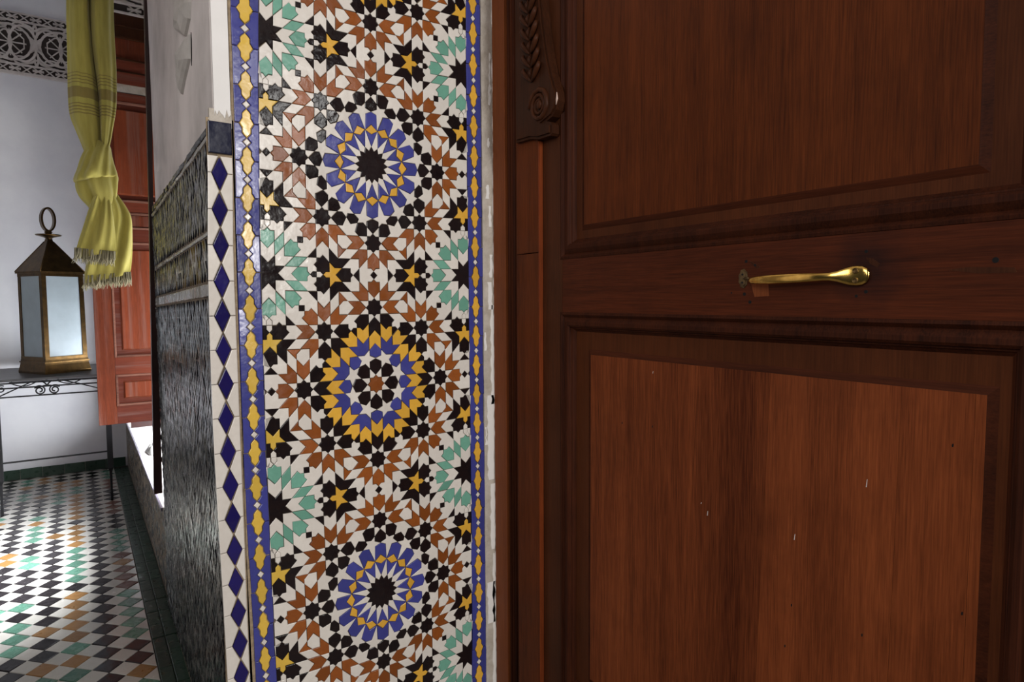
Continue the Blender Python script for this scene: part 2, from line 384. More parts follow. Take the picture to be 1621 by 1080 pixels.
# peeled flakes on the side plaster
for pts in ([(3.5, 15.6), (3.75, 15.1), (2.9, 14.72), (2.5, 14.56), (1.95, 14.70), (1.8, 14.95), (2.2, 15.6)], [(3.78, 14.66), (2.9, 14.50), (1.98, 14.42), (2.10, 14.0), (2.9, 13.80), (3.31, 13.64), (3.55, 14.1)]):
    cy = sum(p[0] for p in pts) / len(pts); cz = sum(p[1] for p in pts) / len(pts)
    rings = []
    for s_, h in ((1.0, 0.0), (0.97, 0.05), (0.8, 0.10), (0.4, 0.125)):
        rings.append([(-2.82 - h - 0.06 * (1 - s_) * (1 if i % 2 else 0.2), cy + (p[0] - cy) * s_, cz + (p[1] - cz) * s_) for i, p in enumerate(pts)])
    mb = MB(); mb.loft(rings, True, True, smooth=False); mb.build('peeling_paint', FLAKE, pillar)
mb = MB(); mb.prism([(1.95, 14.45), (1.92, 14.3), (1.97, 14.0), (2.03, 13.85), (2.02, 14.1)], lambda a, b, h: (-2.82 - h, a, b), -0.01, 0.012); mb.build('paint_crack', HOLE, pillar)

# ------------------------------------------------------------------ the mosaic panel
A_ = 0.121320344; Q = 2 ** .5; M = 4 + 3 * Q; N = 6 + 4 * Q; G = 8 + 6 * Q
CX = [-0.02593, -0.00829, -0.00585, 0.0071, 0.00567, 0.00187, -0.00084, -0.00067, -7e-05]
CZ = [0.02179, 0.00848, -0.0006, 0.00608, -0.00042, -0.00477, 0.00054, 0.00013, 0.00045]
def wall_pt(x, y):
    """pattern units -> pillar face (X, Z); the handmade panel runs a little out of square"""
    t = x * A_; v = -y * A_
    B = (1, t, v, t * t, t * v, v * v, t * t * v, t * v * v, v ** 3)
    return (t + sum(a * b for a, b in zip(CX, B)), 11.9 - 1.0523 * v + sum(a * b for a, b in zip(CZ, B)))
def rl(pts,cx,cy): return [(cx+x,cy+y) for x,y in pts]
def refl(p):  # about 67.5deg line
    x,y=p;c=-Q/2;s=Q/2
    return (x*c+y*s,x*s-y*c)
def pol(r,deg): return (r*math.cos(math.radians(deg)),r*math.sin(math.radians(deg)))
def at(deg,r,w):  # along axis at deg, lateral w (left)
    a=math.radians(deg);return (r*math.cos(a)-w*math.sin(a),r*math.sin(a)+w*math.cos(a))
def kh(cx,cy,R=Q,rn=Q*0.7654):
    return [ (cx+(R if k%2==0 else rn)*math.cos(math.pi/8*k),cy+(R if k%2==0 else rn)*math.sin(math.pi/8*k)) for k in range(16)]
def star8(cx,cy):
    return [(cx+(Q if k%2==0 else 2.613)*math.cos(math.pi/8*k),cy+(Q if k%2==0 else 2.613)*math.sin(math.pi/8*k)) for k in range(16)]
def outer():
    L=[]
    def add(n,c,p): L.append((n,c,p))
    add('star_tile','black',star8(G,G))
    add('chevron_tile','white',rl([(0,-Q),(-1,-2.414),(-1,-4.414),(0,-3.414),(1,-4.414),(1,-2.414)],G,G))
    add('petal_tile','green',rl([(0,-3.414),(-1,-4.414),(-1,-5.828),(-.414,-5.828),(0,-6.243),(.414,-5.828),(1,-5.828),(1,-4.414)],G,G))
    add('arrowhead_tile','white',rl([(-1,-1),(-2.414,-1),(-3.828,-2.414),(-2.414,-2.414),(-2.414,-3.828),(-1,-2.414)],G,G))
    add('rhombus_tile','green',rl([(-2.414,-1),(-4.414,-1),(-5.828,-2.414),(-3.828,-2.414)],G,G))
    add('petal_tile','green',rl([(-2.414,-2.414),(-3.828,-2.414),(-4.828,-3.414),(-4.414,-3.828),(-4.414,-4.414),(-3.828,-4.414),(-3.414,-4.828),(-2.414,-3.828)],G,G))
    add('square_tile','black',rl([(-4.414,-4.414),(-5.243,-4.414),(-5.243,-5.243),(-4.414,-5.243)],G,G))
    add('petal_tile','rust',rl([(1,1),(1,2.414),(2,3.414),(2.414,3),(3,3),(3,2.414),(3.414,2),(2.414,1)],M,M))
    add('shield_tile','white',rl([(4.414,5.828),(2.414,5.828),(1,4.414),(1,2.414),(2,3.414),(2.414,3),(3,3),(3,3.828),(3.828,3.828),(3.828,4.414),(3.414,4.828)],M,M))
    add('triangle_tile','black',rl([(2.414,5.828),(1,5.828),(1,4.414)],M,M))
    add('chevron_tile','white',rl([(1,5.828),(.414,5.828),(0,5.414),(-1,6.414),(-1,4.414),(0,3.414),(1,4.414)],M,M))
    add('chevron_tile','rust',rl([(1,4.414),(0,3.414),(-1,4.414),(-1,2.414),(0,Q),(1,2.414)],M,M))
    add('rhombus_tile','white',rl([(-1,4.414),(-2.414,5.828),(-2.414,3.828),(-1,2.414)],M,M))
    add('seal_tile','black',rl([(0,8.243),(-.414,7.828),(-1,7.828),(-1,6.414),(0,5.414),(.414,5.828),(1,5.828),(1,6.414),(1.414,6.828),(1,7.243),(1,7.828),(.414,7.828)],M,M))
    add('wedge_tile','black',rl([(2,0),(1.586,.414),(1,.414),(1,-.414),(1.586,-.414)],M,G))
    add('wedge_tile','white',rl([(1,.414),(.414,.414),(0,0),(.414,-.414),(1,-.414)],M,G))
    add('shield_tile','white',rl([(3.828,7.243),(2.414,7.243),(2.414,7.828),(2,8.243),(1.586,7.828),(1,7.828),(1,7.243),(1.414,6.828),(1,6.414),(1,5.828),(2.414,5.828)],M,M))
    add('star_tile','yellow',rl([(0,0),(-.414,.414),(-1,.414),(-1,1.828),(-1.828,1),(-3,1),(-2,0),(-3,-1),(-1.828,-1),(-1,-1.828),(-1,-.414),(-.414,-.414)],M,G))
    add('petal_tile','black',[(6.243,G),(5.243,G-1),(3.828,G-1),(3.828,G-.414),(3.414,G),(3.828,G+.414),(3.828,G+1),(5.243,G+1)])
    add('arch_tile','black',rl([(-1,6.414),(-1.828,7.243),(-3,7.243),(-4.414,5.828),(-2.414,5.828),(-1,4.414)],M,M))
    add('shield_tile','white',[(5.243,G-1),(3.828,G-1),(3.828,G-.414),(3.414,G),(2.414,G-1),(2.414,G-2.414),(3.828,G-2.414)])
    add('triangle_tile','black',[(3.414,G),(2.414,G+1),(2.414,G-1)])
    add('shield_tile','white',[(2.414,G+1),(2.414,G-1),(1,G-2.414),(1,G-1),(.414,G-1),(0,G-.586),(.586,G),(0,G+.586),(.414,G+1),(1,G+1),(1,G+2.414)])
    add('square_tile','black',[(.586,G),(0,G-.586),(-.586,G),(0,G+.586)])
    add('petal_tile','rust',[(0,N+Q),(1,N+2.414),(1,G-1),(.414,G-1),(0,G-.586),(-.414,G-1),(-1,G-1),(-1,N+2.414)])
    add('arrowhead_tile','rust',[(2.414,G-1),(1,G-2.414),(1,N+1),(2.414,N+1),(3.828,G-2.414),(2.414,G-2.414)])
    add('rhombus_tile','white',[(5.828,N+2.414),(3.828,N+2.414),(2.414,N+1),(4.414,N+1)])
    add('barb_tile','rust',[(5.828,N+2.414),(4.414,N+1),(5.1,N+1),(5.828,N+.272)])
    add('drop_tile','white',[(5.1,N+1),(4.414,N+1),(3.414,N),(4.414,N-1),(5.828,N-1),(5.828,N+.272)])
    add('chevron_tile','rust',[(4.414,N+1),(2.414,N+1),(Q,N),(2.414,N-1),(4.414,N-1),(3.414,N)])
    add('arrowhead_tile','rust',rl([(-1,1),(-1,2.414),(-2.414,3.828),(-2.414,2.414),(-3.828,2.414),(-2.414,1)],M,M))
    add('eight_point_tile','black',kh(M,M)); add('eight_point_tile','black',kh(0,N))
    kite=[(Q,0),(2.414,1),(1,1),(1,.414)]
    for cx,cy in ((M,M),(0,N)):
        for k in range(4):
            for m in (0,1):
                p=[(x,-y) if m else (x,y) for x,y in kite]
                c,s=[(1,0),(0,1),(-1,0),(0,-1)][k]
                add('kite_tile','white',[(cx+x*c-y*s,cy+x*s+y*c) for x,y in p])
                p=[(y,x) for x,y in p]
                add('kite_tile','white',[(cx+x*c-y*s,cy+x*s+y*c) for x,y in p])
    return L
def yellow():
    L=[]
    def add(n,c,p): L.append((n,c,p))
    add('petal_tile','black',[(6.828,M),(5.828,M+1),(4.414,M+1),(4.414,M+.414),(4,M),(4.414,M-.414),(4.414,M-1),(5.828,M-1)])
    add('petal_tile','black',[(1,N-1),(2.414,N-1),(3.414,9.657),(3,M+1),(3,8.657),(2.414,8.657),(2,M),(1,M+1)])
    add('shield_tile','white',[(5.828,M+1),(4.414,N-1),(2.414,N-1),(3.414,9.657),(3,M+1),(3,8.657),(3.586,8.657),(4,M),(4.414,8.657),(4.414,M+1)])
    add('triangle_tile','black',[(4,M),(3.586,8.657),(3,8.657),(3,M-1)])
    add('arrowhead_tile','yellow',[(4,M),(3,M-1),(3,5.828),(4.414,5.828),(5.828,M-1),(4.414,M-1),(4.414,M-.414)])
    add('chevron_tile','yellow',[(3,8.657),(2.414,8.657),(2,M),(1,M+1),(1,M-1),(2,6.243),(3,M-1)])
    add('chevron_tile','black',[(0,N-Q),(1,M+1),(1,M-1),(0,M),(-1,M-1),(-1,M+1)])
    add('chevron_tile','yellow',[(0,M),(1,M-1),(1,5.243),(0,6.243),(-1,5.243),(-1,M-1)])
    add('hexagon_tile','blue',[(0,6.243),(1,5.243),(.95,4.35),(0,4),(-.95,4.35),(-1,5.243)])
    add('arrowhead_tile','blue',[(3,M-1),(2,6.243),(1,M-1),(1,5.243),(1.83,4.414),(3,4.414),(4.414,5.828),(3,5.828)])
    add('arrowhead_tile','yellow',[(5.828,5.828),(4.414,5.828),(3,4.414),(4.3,4.3),(4.414,3),(5.828,4.414)])
    add('arrowhead_tile','black',[(M-1,M-1),(5.828,M-1),(4.414,5.828),(5.828,5.828),(5.828,4.414),(M-1,5.828)])
    add('hexagon_tile','blue',[(4.3,4.3),(2.98,4.36),(2.35,3.65),(2.76,2.76),(3.65,2.35),(4.36,2.98)])
    add('hexagon_tile','black',[(0,Q),(1,2.404),(1,3.45),(0,3.9),(-1,3.45),(-1,2.404)])
    h=[(Q,0),(2.404,1),(3.45,1),(3.9,0),(3.45,-1),(2.404,-1)]
    add('hexagon_tile','black',[((x-y)/Q,(x+y)/Q) for x,y in h])
    add('star_tile','white',[(4.38,3),(3.65,2.35),(2.76,2.76),(3.147,1.732),(2.404,.996),(3.45,1),(3.95,0),(4.35,.95),(5.243,1),(4.414,1.83)])
    add('eight_point_tile','rust',kh(0,0))
    for k in range(8):
        for m in (1,-1):
            c,s=math.cos(math.pi/4*k),math.sin(math.pi/4*k)
            p=[(Q,0),(2.404,.996*m),(1,1*m),(1,.414*m)]
            add('kite_tile','white',[(x*c-y*s,x*s+y*c) for x,y in p])
    return L
def blue():
    L=[]
    def addr(n,c,p,both=True):
        for k in range(8):
            for m in ((0,1) if both else (0,)):
                q=[refl(v) for v in p] if m else p
                cc,ss=math.cos(math.pi/4*k),math.sin(math.pi/4*k)
                L.append((n,c,[(x*cc-y*ss,x*ss+y*cc) for x,y in q]))
    A=[(0,N-Q),(1,M+1),(1,8.45),(0,8.05),(-1,8.45),(-1,M+1)]
    addr('hexagon_tile','black',A,False)
    Btip=(2.57,8.74); B=[(1,N-1),(2.414,N-1),(3,10.07),Btip,(1.59,8.66),(1,M+1)]
    addr('hexagon_tile','black',B)
    C=[at(67.5,9.7,0),at(67.5,9.05,1),at(67.5,8.45,1),at(67.5,8.05,0),at(67.5,8.45,-1),at(67.5,9.05,-1)]
    C[1]=Btip;C[5]=refl(Btip)
    addr('hexagon_tile','black',C,False)
    W=[(2.414,N-1),(4.414,N-1),refl((2.414,N-1)),refl((3,10.07)),refl(Btip),C[0],Btip,(3,10.07)]
    addr('shield_tile','white',W,False)
    S=[pol(5.3,78.75),at(90,7.6,-.95),(0,8.0),(1,8.45),(1,M+1),(1.59,8.66),Btip,C[2],C[3],at(67.5,7.6,.95)]
    addr('star_tile','white',S)
    for d in (90,67.5):
        addr('finger_tile','blue',[at(d,8.0,0),at(d,7.6,-.95),at(d,5.2,-1.034),at(d,6.1,0),at(d,5.2,1.034),at(d,7.6,.95)],False)
        addr('diamond_tile','yellow',[at(d,6.1,0),at(d,5.2,-1.034),at(d,4.65,0),at(d,5.2,1.034)],False)
        addr('dart_tile','blue',[at(d,5.2,1.034),at(d,4.65,0),at(d,5.2,-1.034),at(d,2.75,0)],False)
    addr('spike_tile','white',[pol(5.3,78.75),pol(2.75,90),pol(2.1,78.75),pol(2.75,67.5)])
    L.append(('sunburst_tile','black',[pol(2.75 if k%2==0 else 2.1,11.25*k) for k in range(32)]))
    return L
def parea(p): return sum(p[i][0]*p[(i+1)%len(p)][1]-p[(i+1)%len(p)][0]*p[i][1] for i in range(len(p)))/2
def d4(L):
    out={}
    for n,c,p in L:
        for k in range(4):
            for m in (0,1):
                q=[(y,x) if m else (x,y) for x,y in p]
                cc,ss=[(1,0),(0,1),(-1,0),(0,-1)][k]
                q=[(x*cc-y*ss,x*ss+y*cc) for x,y in q]
                if parea(q)<0:q=q[::-1]
                key=(round(sum(v[0] for v in q)/len(q),1)+0.,round(sum(v[1] for v in q)/len(q),1)+0.)
                # tolerate rounding
                hit=False
                for dx in (-.1,0,.1):
                    for dy in (-.1,0,.1):
                        kk=(round(key[0]+dx,1)+0.,round(key[1]+dy,1)+0.)
                        if kk in out and abs(out[kk][3]-parea(q))<.05: hit=True
                if not hit: out[key]=(n,c,q,parea(q))
    return list(out.values())
def clip(p,axis,val,keep):
    o=[]
    for i in range(len(p)):
        a,b=p[i],p[(i+1)%len(p)]
        da=(a[axis]-val)*keep;db=(b[axis]-val)*keep
        if da>=0:o.append(a)
        if (da>=0)!=(db>=0):
            t=da/(da-db);o.append((a[0]+(b[0]-a[0])*t,a[1]+(b[1]-a[1])*t))
    return o

OUT = d4(outer()); YEL = d4(yellow()); BLU = d4(blue())
seen = {}; pieces = []
for k in range(-3, 2):
    for h in (-1, 0, 1):
        cx, cy = 2 * G * h, 2 * G * k
        for (nme, c, p, a) in OUT + (YEL if k % 2 else BLU):
            q = [(x + cx, y + cy) for x, y in p]
            mx = sum(v[0] for v in q) / len(q); my = sum(v[1] for v in q) / len(q)
            if abs(mx) > G + 3 or my > 32.5 or my < -93: continue
            key = (round(mx * 2), round(my * 2)); dup_ = False
            for dx in (-1, 0, 1):
                for dy in (-1, 0, 1):
                    for (ox, oy, oa) in seen.get((key[0] + dx, key[1] + dy), ()):
                        if abs(ox - mx) < 0.15 and abs(oy - my) < 0.15 and abs(oa - a) < 0.1: dup_ = True
            if dup_: continue
            seen.setdefault(key, []).append((mx, my, a))
            q = clip(q, 0, -(G + 1), 1); q = clip(q, 0, G + 1, -1) if q else q
            q = clip(q, 1, 32.5, -1) if q else q; q = clip(q, 1, -92, 1) if q else q
            # drop doubled points left by the clip
            r_ = []
            for v in q:
                if not r_ or (abs(v[0] - r_[-1][0]) + abs(v[1] - r_[-1][1])) > 1e-3: r_.append(v)
            if len(r_) > 2 and abs(r_[0][0] - r_[-1][0]) + abs(r_[0][1] - r_[-1][1]) < 1e-3: r_.pop()
            if len(r_) < 3 or abs(area2(r_)) < 0.25: continue
            pieces.append((nme, c, r_))
panel = thing('mosaic_panel', 'tall mosaic panel of star rosettes in white, black, rust, green, yellow and blue tiles', 'mosaic', (0, 0, 0.25))
mb = MB(); mb.prism([(-2.095, 0.25), (2.115, 0.25), (2.125, 16.1), (-2.12, 16.1)], FRONT, -0.06, -0.036); mb.build('grout_bed', GROUT, panel)
rng = random.Random(5)
for nme, c, p in pieces:
    if nme == 'wedge_tile' and abs(p[0][0]) > G - 2: c = 'white'
    if c == 'yellow' and sum(v[0] for v in p) / len(p) < -9: c = 'yellow_lit'  # left-hand yellows get the copy with light in its colour
    p = [wall_pt(a, b) for a, b in p]
    if area2(p) < 0: p = p[::-1]
    jx, jz = rng.gauss(0, 0.0025), rng.gauss(0, 0.0025)
    tile_obj(nme, [(a + jx, b + jz) for a, b in p], FRONT, GL[c], panel, gap=0.0038, bev=0.009, thick=0.05, tilt=0.012, rnd=rng)

# ------------------------------------------------------------------ blue and yellow border strips
def strip(root, xl, xr, z0, pitch, n, blue, yel, seed, tilt, gap):
    rng = random.Random(seed)
    half = [(0, .388), (.26, .30), (.36, .25), (.36, .13), (.46, .08), (.60, 0), (.46, -.08), (.36, -.13), (.36, -.25), (.26, -.30), (0, -.388)]
    for i in range(n):
        zc = z0 + i * pitch
        def P(uu, ss, side=1):
            z = zc + ss * pitch; a, b = xl(z), xr(z); c = (a + b) / 2; w = (b - a) / 2
            return (c + side * uu * w, z)
        pl = [P(a, b) for a, b in half] + [P(a, b, -1) for a, b in half[::-1][1:-1]]
        tile_obj('cross_tile', pl, FRONT, GL[yel], root, gap=gap, bev=0.010, thick=0.05, tilt=tilt, rnd=rng)
        dm = [P(0, .392), P(.33, .5), P(0, .608), P(.33, .5, -1)]
        tile_obj('diamond_tile', dm, FRONT, GL['white'], root, gap=gap, bev=0.008, thick=0.05, tilt=tilt, rnd=rng)
        half_b = [(1, 0), (.60, 0), (.46, .08), (.36, .13), (.36, .25), (.26, .30), (0, .390), (.33, .5), (0, .61), (.26, .70), (.36, .75), (.36, .87), (.46, .92), (.60, 1), (1, 1)]
        for side in (-1, 1):
            ox = rng.gauss(0, 0.004)
            tile_obj('edge_tile', [(a + ox, b) for a, b in (P(uu, ss, side) for uu, ss in half_b)], FRONT, GL[blue], root, gap=gap, bev=0.010, thick=0.05, tilt=tilt * 1.6, rnd=rng)
def interp(z, tab):
    if z <= tab[0][0]: return tab[0][1]
    for (z0, a), (z1, b) in zip(tab, tab[1:]):
        if z <= z1: return a + (b - a) * (z - z0) / (z1 - z0)
    return tab[-1][1]
def left_l(z): return interp(z, [(0, -2.43), (2.6, -2.45), (3.5, -2.455), (5, -2.505), (7, -2.527), (10.1, -2.528), (12, -2.494), (16, -2.50)])
def left_r(z): return wall_pt(-(G + 1), (z - 11.9) / 1.0523 / A_)[0] - 0.004
def right_l(z): return wall_pt(G + 1, (z - 11.9) / 1.0523 / A_)[0] + 0.004
def right_r(z): return 2.470 + 0.0015 * (9.8 - z)
bl = thing('tile_border', 'wide blue strip with yellow crosses left of the mosaic', 'tile border', (-2.33, 0, 1.0))
mb = MB(); mb.prism([(-2.53, 0.1), (-2.140, 0.1), (-2.140, 16.2), (-2.53, 16.2)], FRONT, -0.06, -0.036); mb.build('grout_bed', GROUT_TAN, bl)
strip(bl, left_l, left_r, 1.50 - 2 * 0.6398, 0.6398, 27, 'blue', 'yellow_lit', 21, 0.018, 0.007)
br = thing('tile_border', 'narrow blue border strip with ochre crosses beside the torn plaster edge', 'tile border', (2.3, 0, 1.0))
mb = MB(); mb.prism([(2.145, 0.1), (2.475, 0.1), (2.475, 16.2), (2.145, 16.2)], FRONT, -0.06, -0.036); mb.build('grout_bed', GROUT, br)
strip(br, right_l, right_r, 1.497 - 2 * 0.6391, 0.6391, 27, 'blue', 'yellow', 22, 0.012, 0.006)

# ------------------------------------------------------------------ column of blue diamonds on the pillar's corner
dc = thing('tile_border', 'corner column of dark blue diamonds in white tiles, leftmost of the tiled strips', 'tile border', (-2.75, 0, 1.0))
mb = MB(); mb.prism([(-2.93, 0.3), (-2.46, 0.3), (-2.525, 5), (-2.5, 12.40), (-2.93, 12.40)], FRONT, -0.06, -0.036); mb.build('grout_bed', GROUT_TAN, dc)
zs = [11.478, 10.868, 10.265, 9.659, 9.062, 8.478, 7.889, 7.296, 6.687, 6.088, 5.504, 4.922, 4.34, 3.782, 3.205, 2.624, 2.04, 1.46, 0.88]
rng = random.Random(9)
cl = lambda z: interp(z, [(0, -2.88), (2.6, -2.92), (3.5, -2.937), (6, -2.99), (7, -3.01), (8.5, -3.01), (10.1, -2.99), (11.2, -2.95), (12, -2.926)])
cr_ = lambda z: interp(z, [(0, -2.51), (3.5, -2.54), (7, -2.557), (10.1, -2.572), (12, -2.52)])
cm = lambda z: interp(z, [(0, -2.65), (3.5, -2.69), (7, -2.78), (9, -2.79), (11.5, -2.76)])
tile_obj('square_tile', [(-2.925, 11.80), (-2.535, 11.80), (-2.528, 12.345), (-2.920, 12.335)], CORNER, GL['ink'], dc, gap=0.008, bev=0.012, thick=0.06, tilt=0.01, rnd=rng)
hw = 0.130
mid = [(zs[i] + zs[i + 1]) / 2 for i in range(len(zs) - 1)]
top = 11.765
for i, z in enumerate(zs):
    up = mid[i - 1] if i else top
    dn = mid[i] if i < len(mid) else z - 0.29
    x0 = cm(z) + rng.gauss(0, 0.005)
    tile_obj('diamond_tile', [(x0, up - 0.012), (x0 - hw, z), (x0, dn + 0.012), (x0 + hw, z)], CORNER, GL['navy'], dc, gap=0.006, bev=0.012, thick=0.06, tilt=0.012, rnd=rng)
    zn = zs[i + 1] if i + 1 < len(zs) else dn
    for side in (-1, 1):
        ex = cl if side < 0 else cr_
        if i == 0:
            tile_obj('corner_tile', [(ex(z), top), (x0 + side * 0.008, top), (x0 + side * hw, z), (ex(z), z)], CORNER, GL['white'], dc, gap=0.006, bev=0.012, thick=0.06, tilt=0.012, rnd=rng)
        if i + 1 < len(zs):
            x1 = cm(zn)
            tile_obj('corner_tile', [(ex(z), z), (x0 + side * hw, z), ((x0 + x1) / 2 + side * 0.007, dn), (x1 + side * hw, zn), (ex(zn), zn)], CORNER, GL['white'], dc, gap=0.006, bev=0.012, thick=0.06, tilt=0.014, rnd=rng)

# ------------------------------------------------------------------ tiled side of the pillar and of the bench (too steep to pick single tiles apart)
def side_tiles(name, parent, y0, y1, ztop, zbot, bands, py, pz, seed, x=-2.94):
    rng = random.Random(seed); mb = MB(); fr = lambda a, b, h: (x - h, a, b)
    mats = [GL['side_dark'], GL['side_grey'], GL['side_ochre'], GL['side_pale'], GL['white'], GL['side_dark']]
    zt = lambda y: ztop[0] + (ztop[1] - ztop[0]) * (y - y0) / (y1 - y0)
    for kind, d0, d1 in bands:
        if kind in ('trim', 'line', 'strip'):
            L = {'trim': 0.55, 'line': 0.8, 'strip': 0.42}[kind]; y = y0
            while y < y1 - 0.01:
                ye = min(y + L, y1)
                mi = {'trim': 0, 'line': 3, 'strip': 3}[kind]
                pl = [(y, zt(y) - d1), (ye, zt(ye) - d1), (ye, zt(ye) - d0), (y, zt(y) - d0)]
                tile_stuff(mb, pl, fr, mi, 0.012, 0.014, 0.08, 0.03, rng); y = ye
        else:
            rows = max(1, round((d1 - d0) / pz)); hz = (d1 - d0) / rows; cols = max(1, round((y1 - y0) / py)); hy = (y1 - y0) / cols
            for i in range(cols):
                for j in range(rows):
                    for s_ in (0, 1):
                        yc = y0 + (i + 0.5 + 0.5 * s_) * hy; d = d0 + (j + 0.5 + 0.5 * s_) * hz
                        if s_ and (i == cols - 1 or j == rows - 1): continue
                        if kind == 'dark': mi = rng.choice([0, 0, 0, 5, 1]) if s_ == 0 else rng.choice([1, 1, 0, 0, 1])
                        else: mi = rng.choice([2, 0, 5]) if s_ == 0 else rng.choice([1, 2, 3, 0])
                        zc = zt(yc) - d
                        pl = [(yc - hy / 2, zc), (yc, zc - hz / 2), (yc + hy / 2, zc), (yc, zc + hz / 2)]
                        tile_stuff(mb, pl, fr, mi, 0.008, 0.012, 0.08, 0.022, rng)
    o = mb.build(name, mats, parent); o['kind'] = 'stuff'; return o
mb = MB(); mb.box(-2.915, -2.78, 0.02, 9.65, 0, 12.10); mb.build('side_grout', GROUT, pillar)
side_tiles('side_tiles', pillar, 0.06, 9.65, (12.24, 12.03), 0, [('trim', 0.0, 0.13), ('line', 0.14, 0.24), ('dark', 0.25, 1.70), ('line', 1.71, 1.80), ('ochre', 1.81, 2.58), ('strip', 2.60, 2.84), ('dark', 2.86, 12.0)], 0.28, 0.34, 31)

# ------------------------------------------------------------------ wooden door, opened square to the pillar (faces -X)
DX = 2.80
door = thing('door_1', 'dark reddish brown panelled wooden door with brass handle, right of the mosaic', 'door', (DX, -5.5, 0)); struct(door)
DOORF = lambda a, b, h: (DX - h, a, b)            # a = Y, b = Z, h = towards the room
def frame_mould(y0, y1, z0, z1, prof, name, mat, parent):
    """mitred moulding running round a rectangle; prof = (inset, proud)"""
    mb = MB()
    rings = [[(DX - h, y1 - i, z0 + i), (DX - h, y1 - i, z1 - i), (DX - h, y0 + i, z1 - i), (DX - h, y0 + i, z0 + i)] for i, h in prof]
    for k in range(4):                             # one side at a time keeps the mitres crisp
        vs = []; fs = []
        for rg in rings: vs += [rg[k], rg[(k + 1) % 4]]
        for i in range(len(rings) - 1): fs.append((2 * i, 2 * i + 1, 2 * i + 3, 2 * i + 2))
        mb.add(vs, fs)
    return mb.build(name, mat, parent)
DY0 = -10.5
# stiles and rails
def board(name, y0, y1, z0, z1, mat, parent, h0=-0.22, h1=0.0, bev=0.012):
    mb = MB(); mb.box(DX - h0, DX - h1, y0, y1, z0, z1, 0, bev); return mb.build(name, mat, parent)
board('stile', -2.34, -1.75, 0.15, 19.6, W_C, door)
board('stile', DY0, -9.70, 0.15, 19.6, W_V, door)
board('rail', -9.70, -2.34, 9.02, 10.12, W_H, door)
board('rail', -9.70, -2.34, 18.6, 19.6, W_H, door)
board('rail', -9.70, -2.34, 0.15, 1.6, W_H, door)
PROF = [(-0.10, 0.0), (-0.085, -0.018), (-0.06, -0.018), (-0.045, 0.012), (-0.005, 0.022), (0.02, 0.0), (0.045, -0.022), (0.07, -0.006), (0.13, 0.028), (0.19, 0.030), (0.225, 0.004), (0.235, -0.035), (0.255, -0.040), (0.27, -0.065), (0.31, -0.10)]
BEV = [(0.0, -0.10), (0.0, -0.128), (0.04, -0.135), (0.06, -0.112), (0.16, -0.066), (0.18, -0.060)]
def door_panel(z0, z1, fz0, fz1, fy0, fy1, cuts, wmat, tones):
    frame_mould(-9.70, -2.34, z0, z1, PROF, 'panel_moulding', W_M, door)
    # flat margin board behind, then raised field of boards with its own bevel
    mb = MB(); mb.box(DX + 0.10, DX + 0.2, -9.5, -2.5, z0 + 0.15, z1 - 0.15); mb.build('panel_margin', W_M2, door)
    frame_mould(fy0 - 0.18, fy1 + 0.18, fz0 - 0.18, fz1 + 0.18, BEV, 'panel_bevel', W_MH, door)
    ys = [(fy1, fy1)] + cuts + [(fy0, fy0)]
    for i in range(len(ys) - 1):
        (a1, b1), (a0, b0) = ys[i], ys[i + 1]; e = 0.0015
        mb = MB(); mb.prism([(b0 + e, fz0), (b1 - e, fz0), (a1 - e, fz1), (a0 + e, fz1)], DOORF, -0.16, -0.060)
        o = mb.build('plank', wmat, door); o.color = (tones[i],) * 3 + (1,)
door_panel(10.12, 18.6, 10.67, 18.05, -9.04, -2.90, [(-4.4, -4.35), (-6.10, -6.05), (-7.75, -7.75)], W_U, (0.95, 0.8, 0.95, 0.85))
door_panel(1.6, 9.02, 2.15, 8.30, -9.20, -3.09, [(-5.52, -5.22), (-6.73, -6.53), (-8.38, -8.30), (-9.10, -9.08)], W_V, (0.95, 0.62, 1.0, 0.95, 1.1))
# fixed jamb between wall and door: pale inner board, beads, cover strip with carved foot
jamb = MB(); jamb.box(2.735, 3.1, -0.50, -0.03, 0, 20, 0, 0.01); jamb = struct(jamb.build('trim_1', W_A))
mb = MB(); mb.box(2.80, 3.1, -1.74, -0.50, 0, 20); mb.build('back_board', W_C, jamb)
for y, rr in ((-0.58, 0.035), (-0.68, 0.025), (-0.77, 0.035), (-0.87, 0.03)):
    mb = MB(); mb.tube([(2.80, y, 0), (2.80, y, 20)], rr, 8); mb.build('bead', W_M, jamb)
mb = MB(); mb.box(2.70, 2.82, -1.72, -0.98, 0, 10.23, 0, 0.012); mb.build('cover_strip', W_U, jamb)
mb = MB(); mb.box(2.698, 2.80, -1.740, -1.722, 0, 12.4, 0, 0.004); mb.build('lit_edge', W_E, jamb)  # thin slip painted bright where light meets the strip's side
mb = MB(); mb.box(2.70, 2.82, -1.72, -0.98, 10.245, 20, 0, 0.012); mb.build('cover_strip', W_U, jamb)
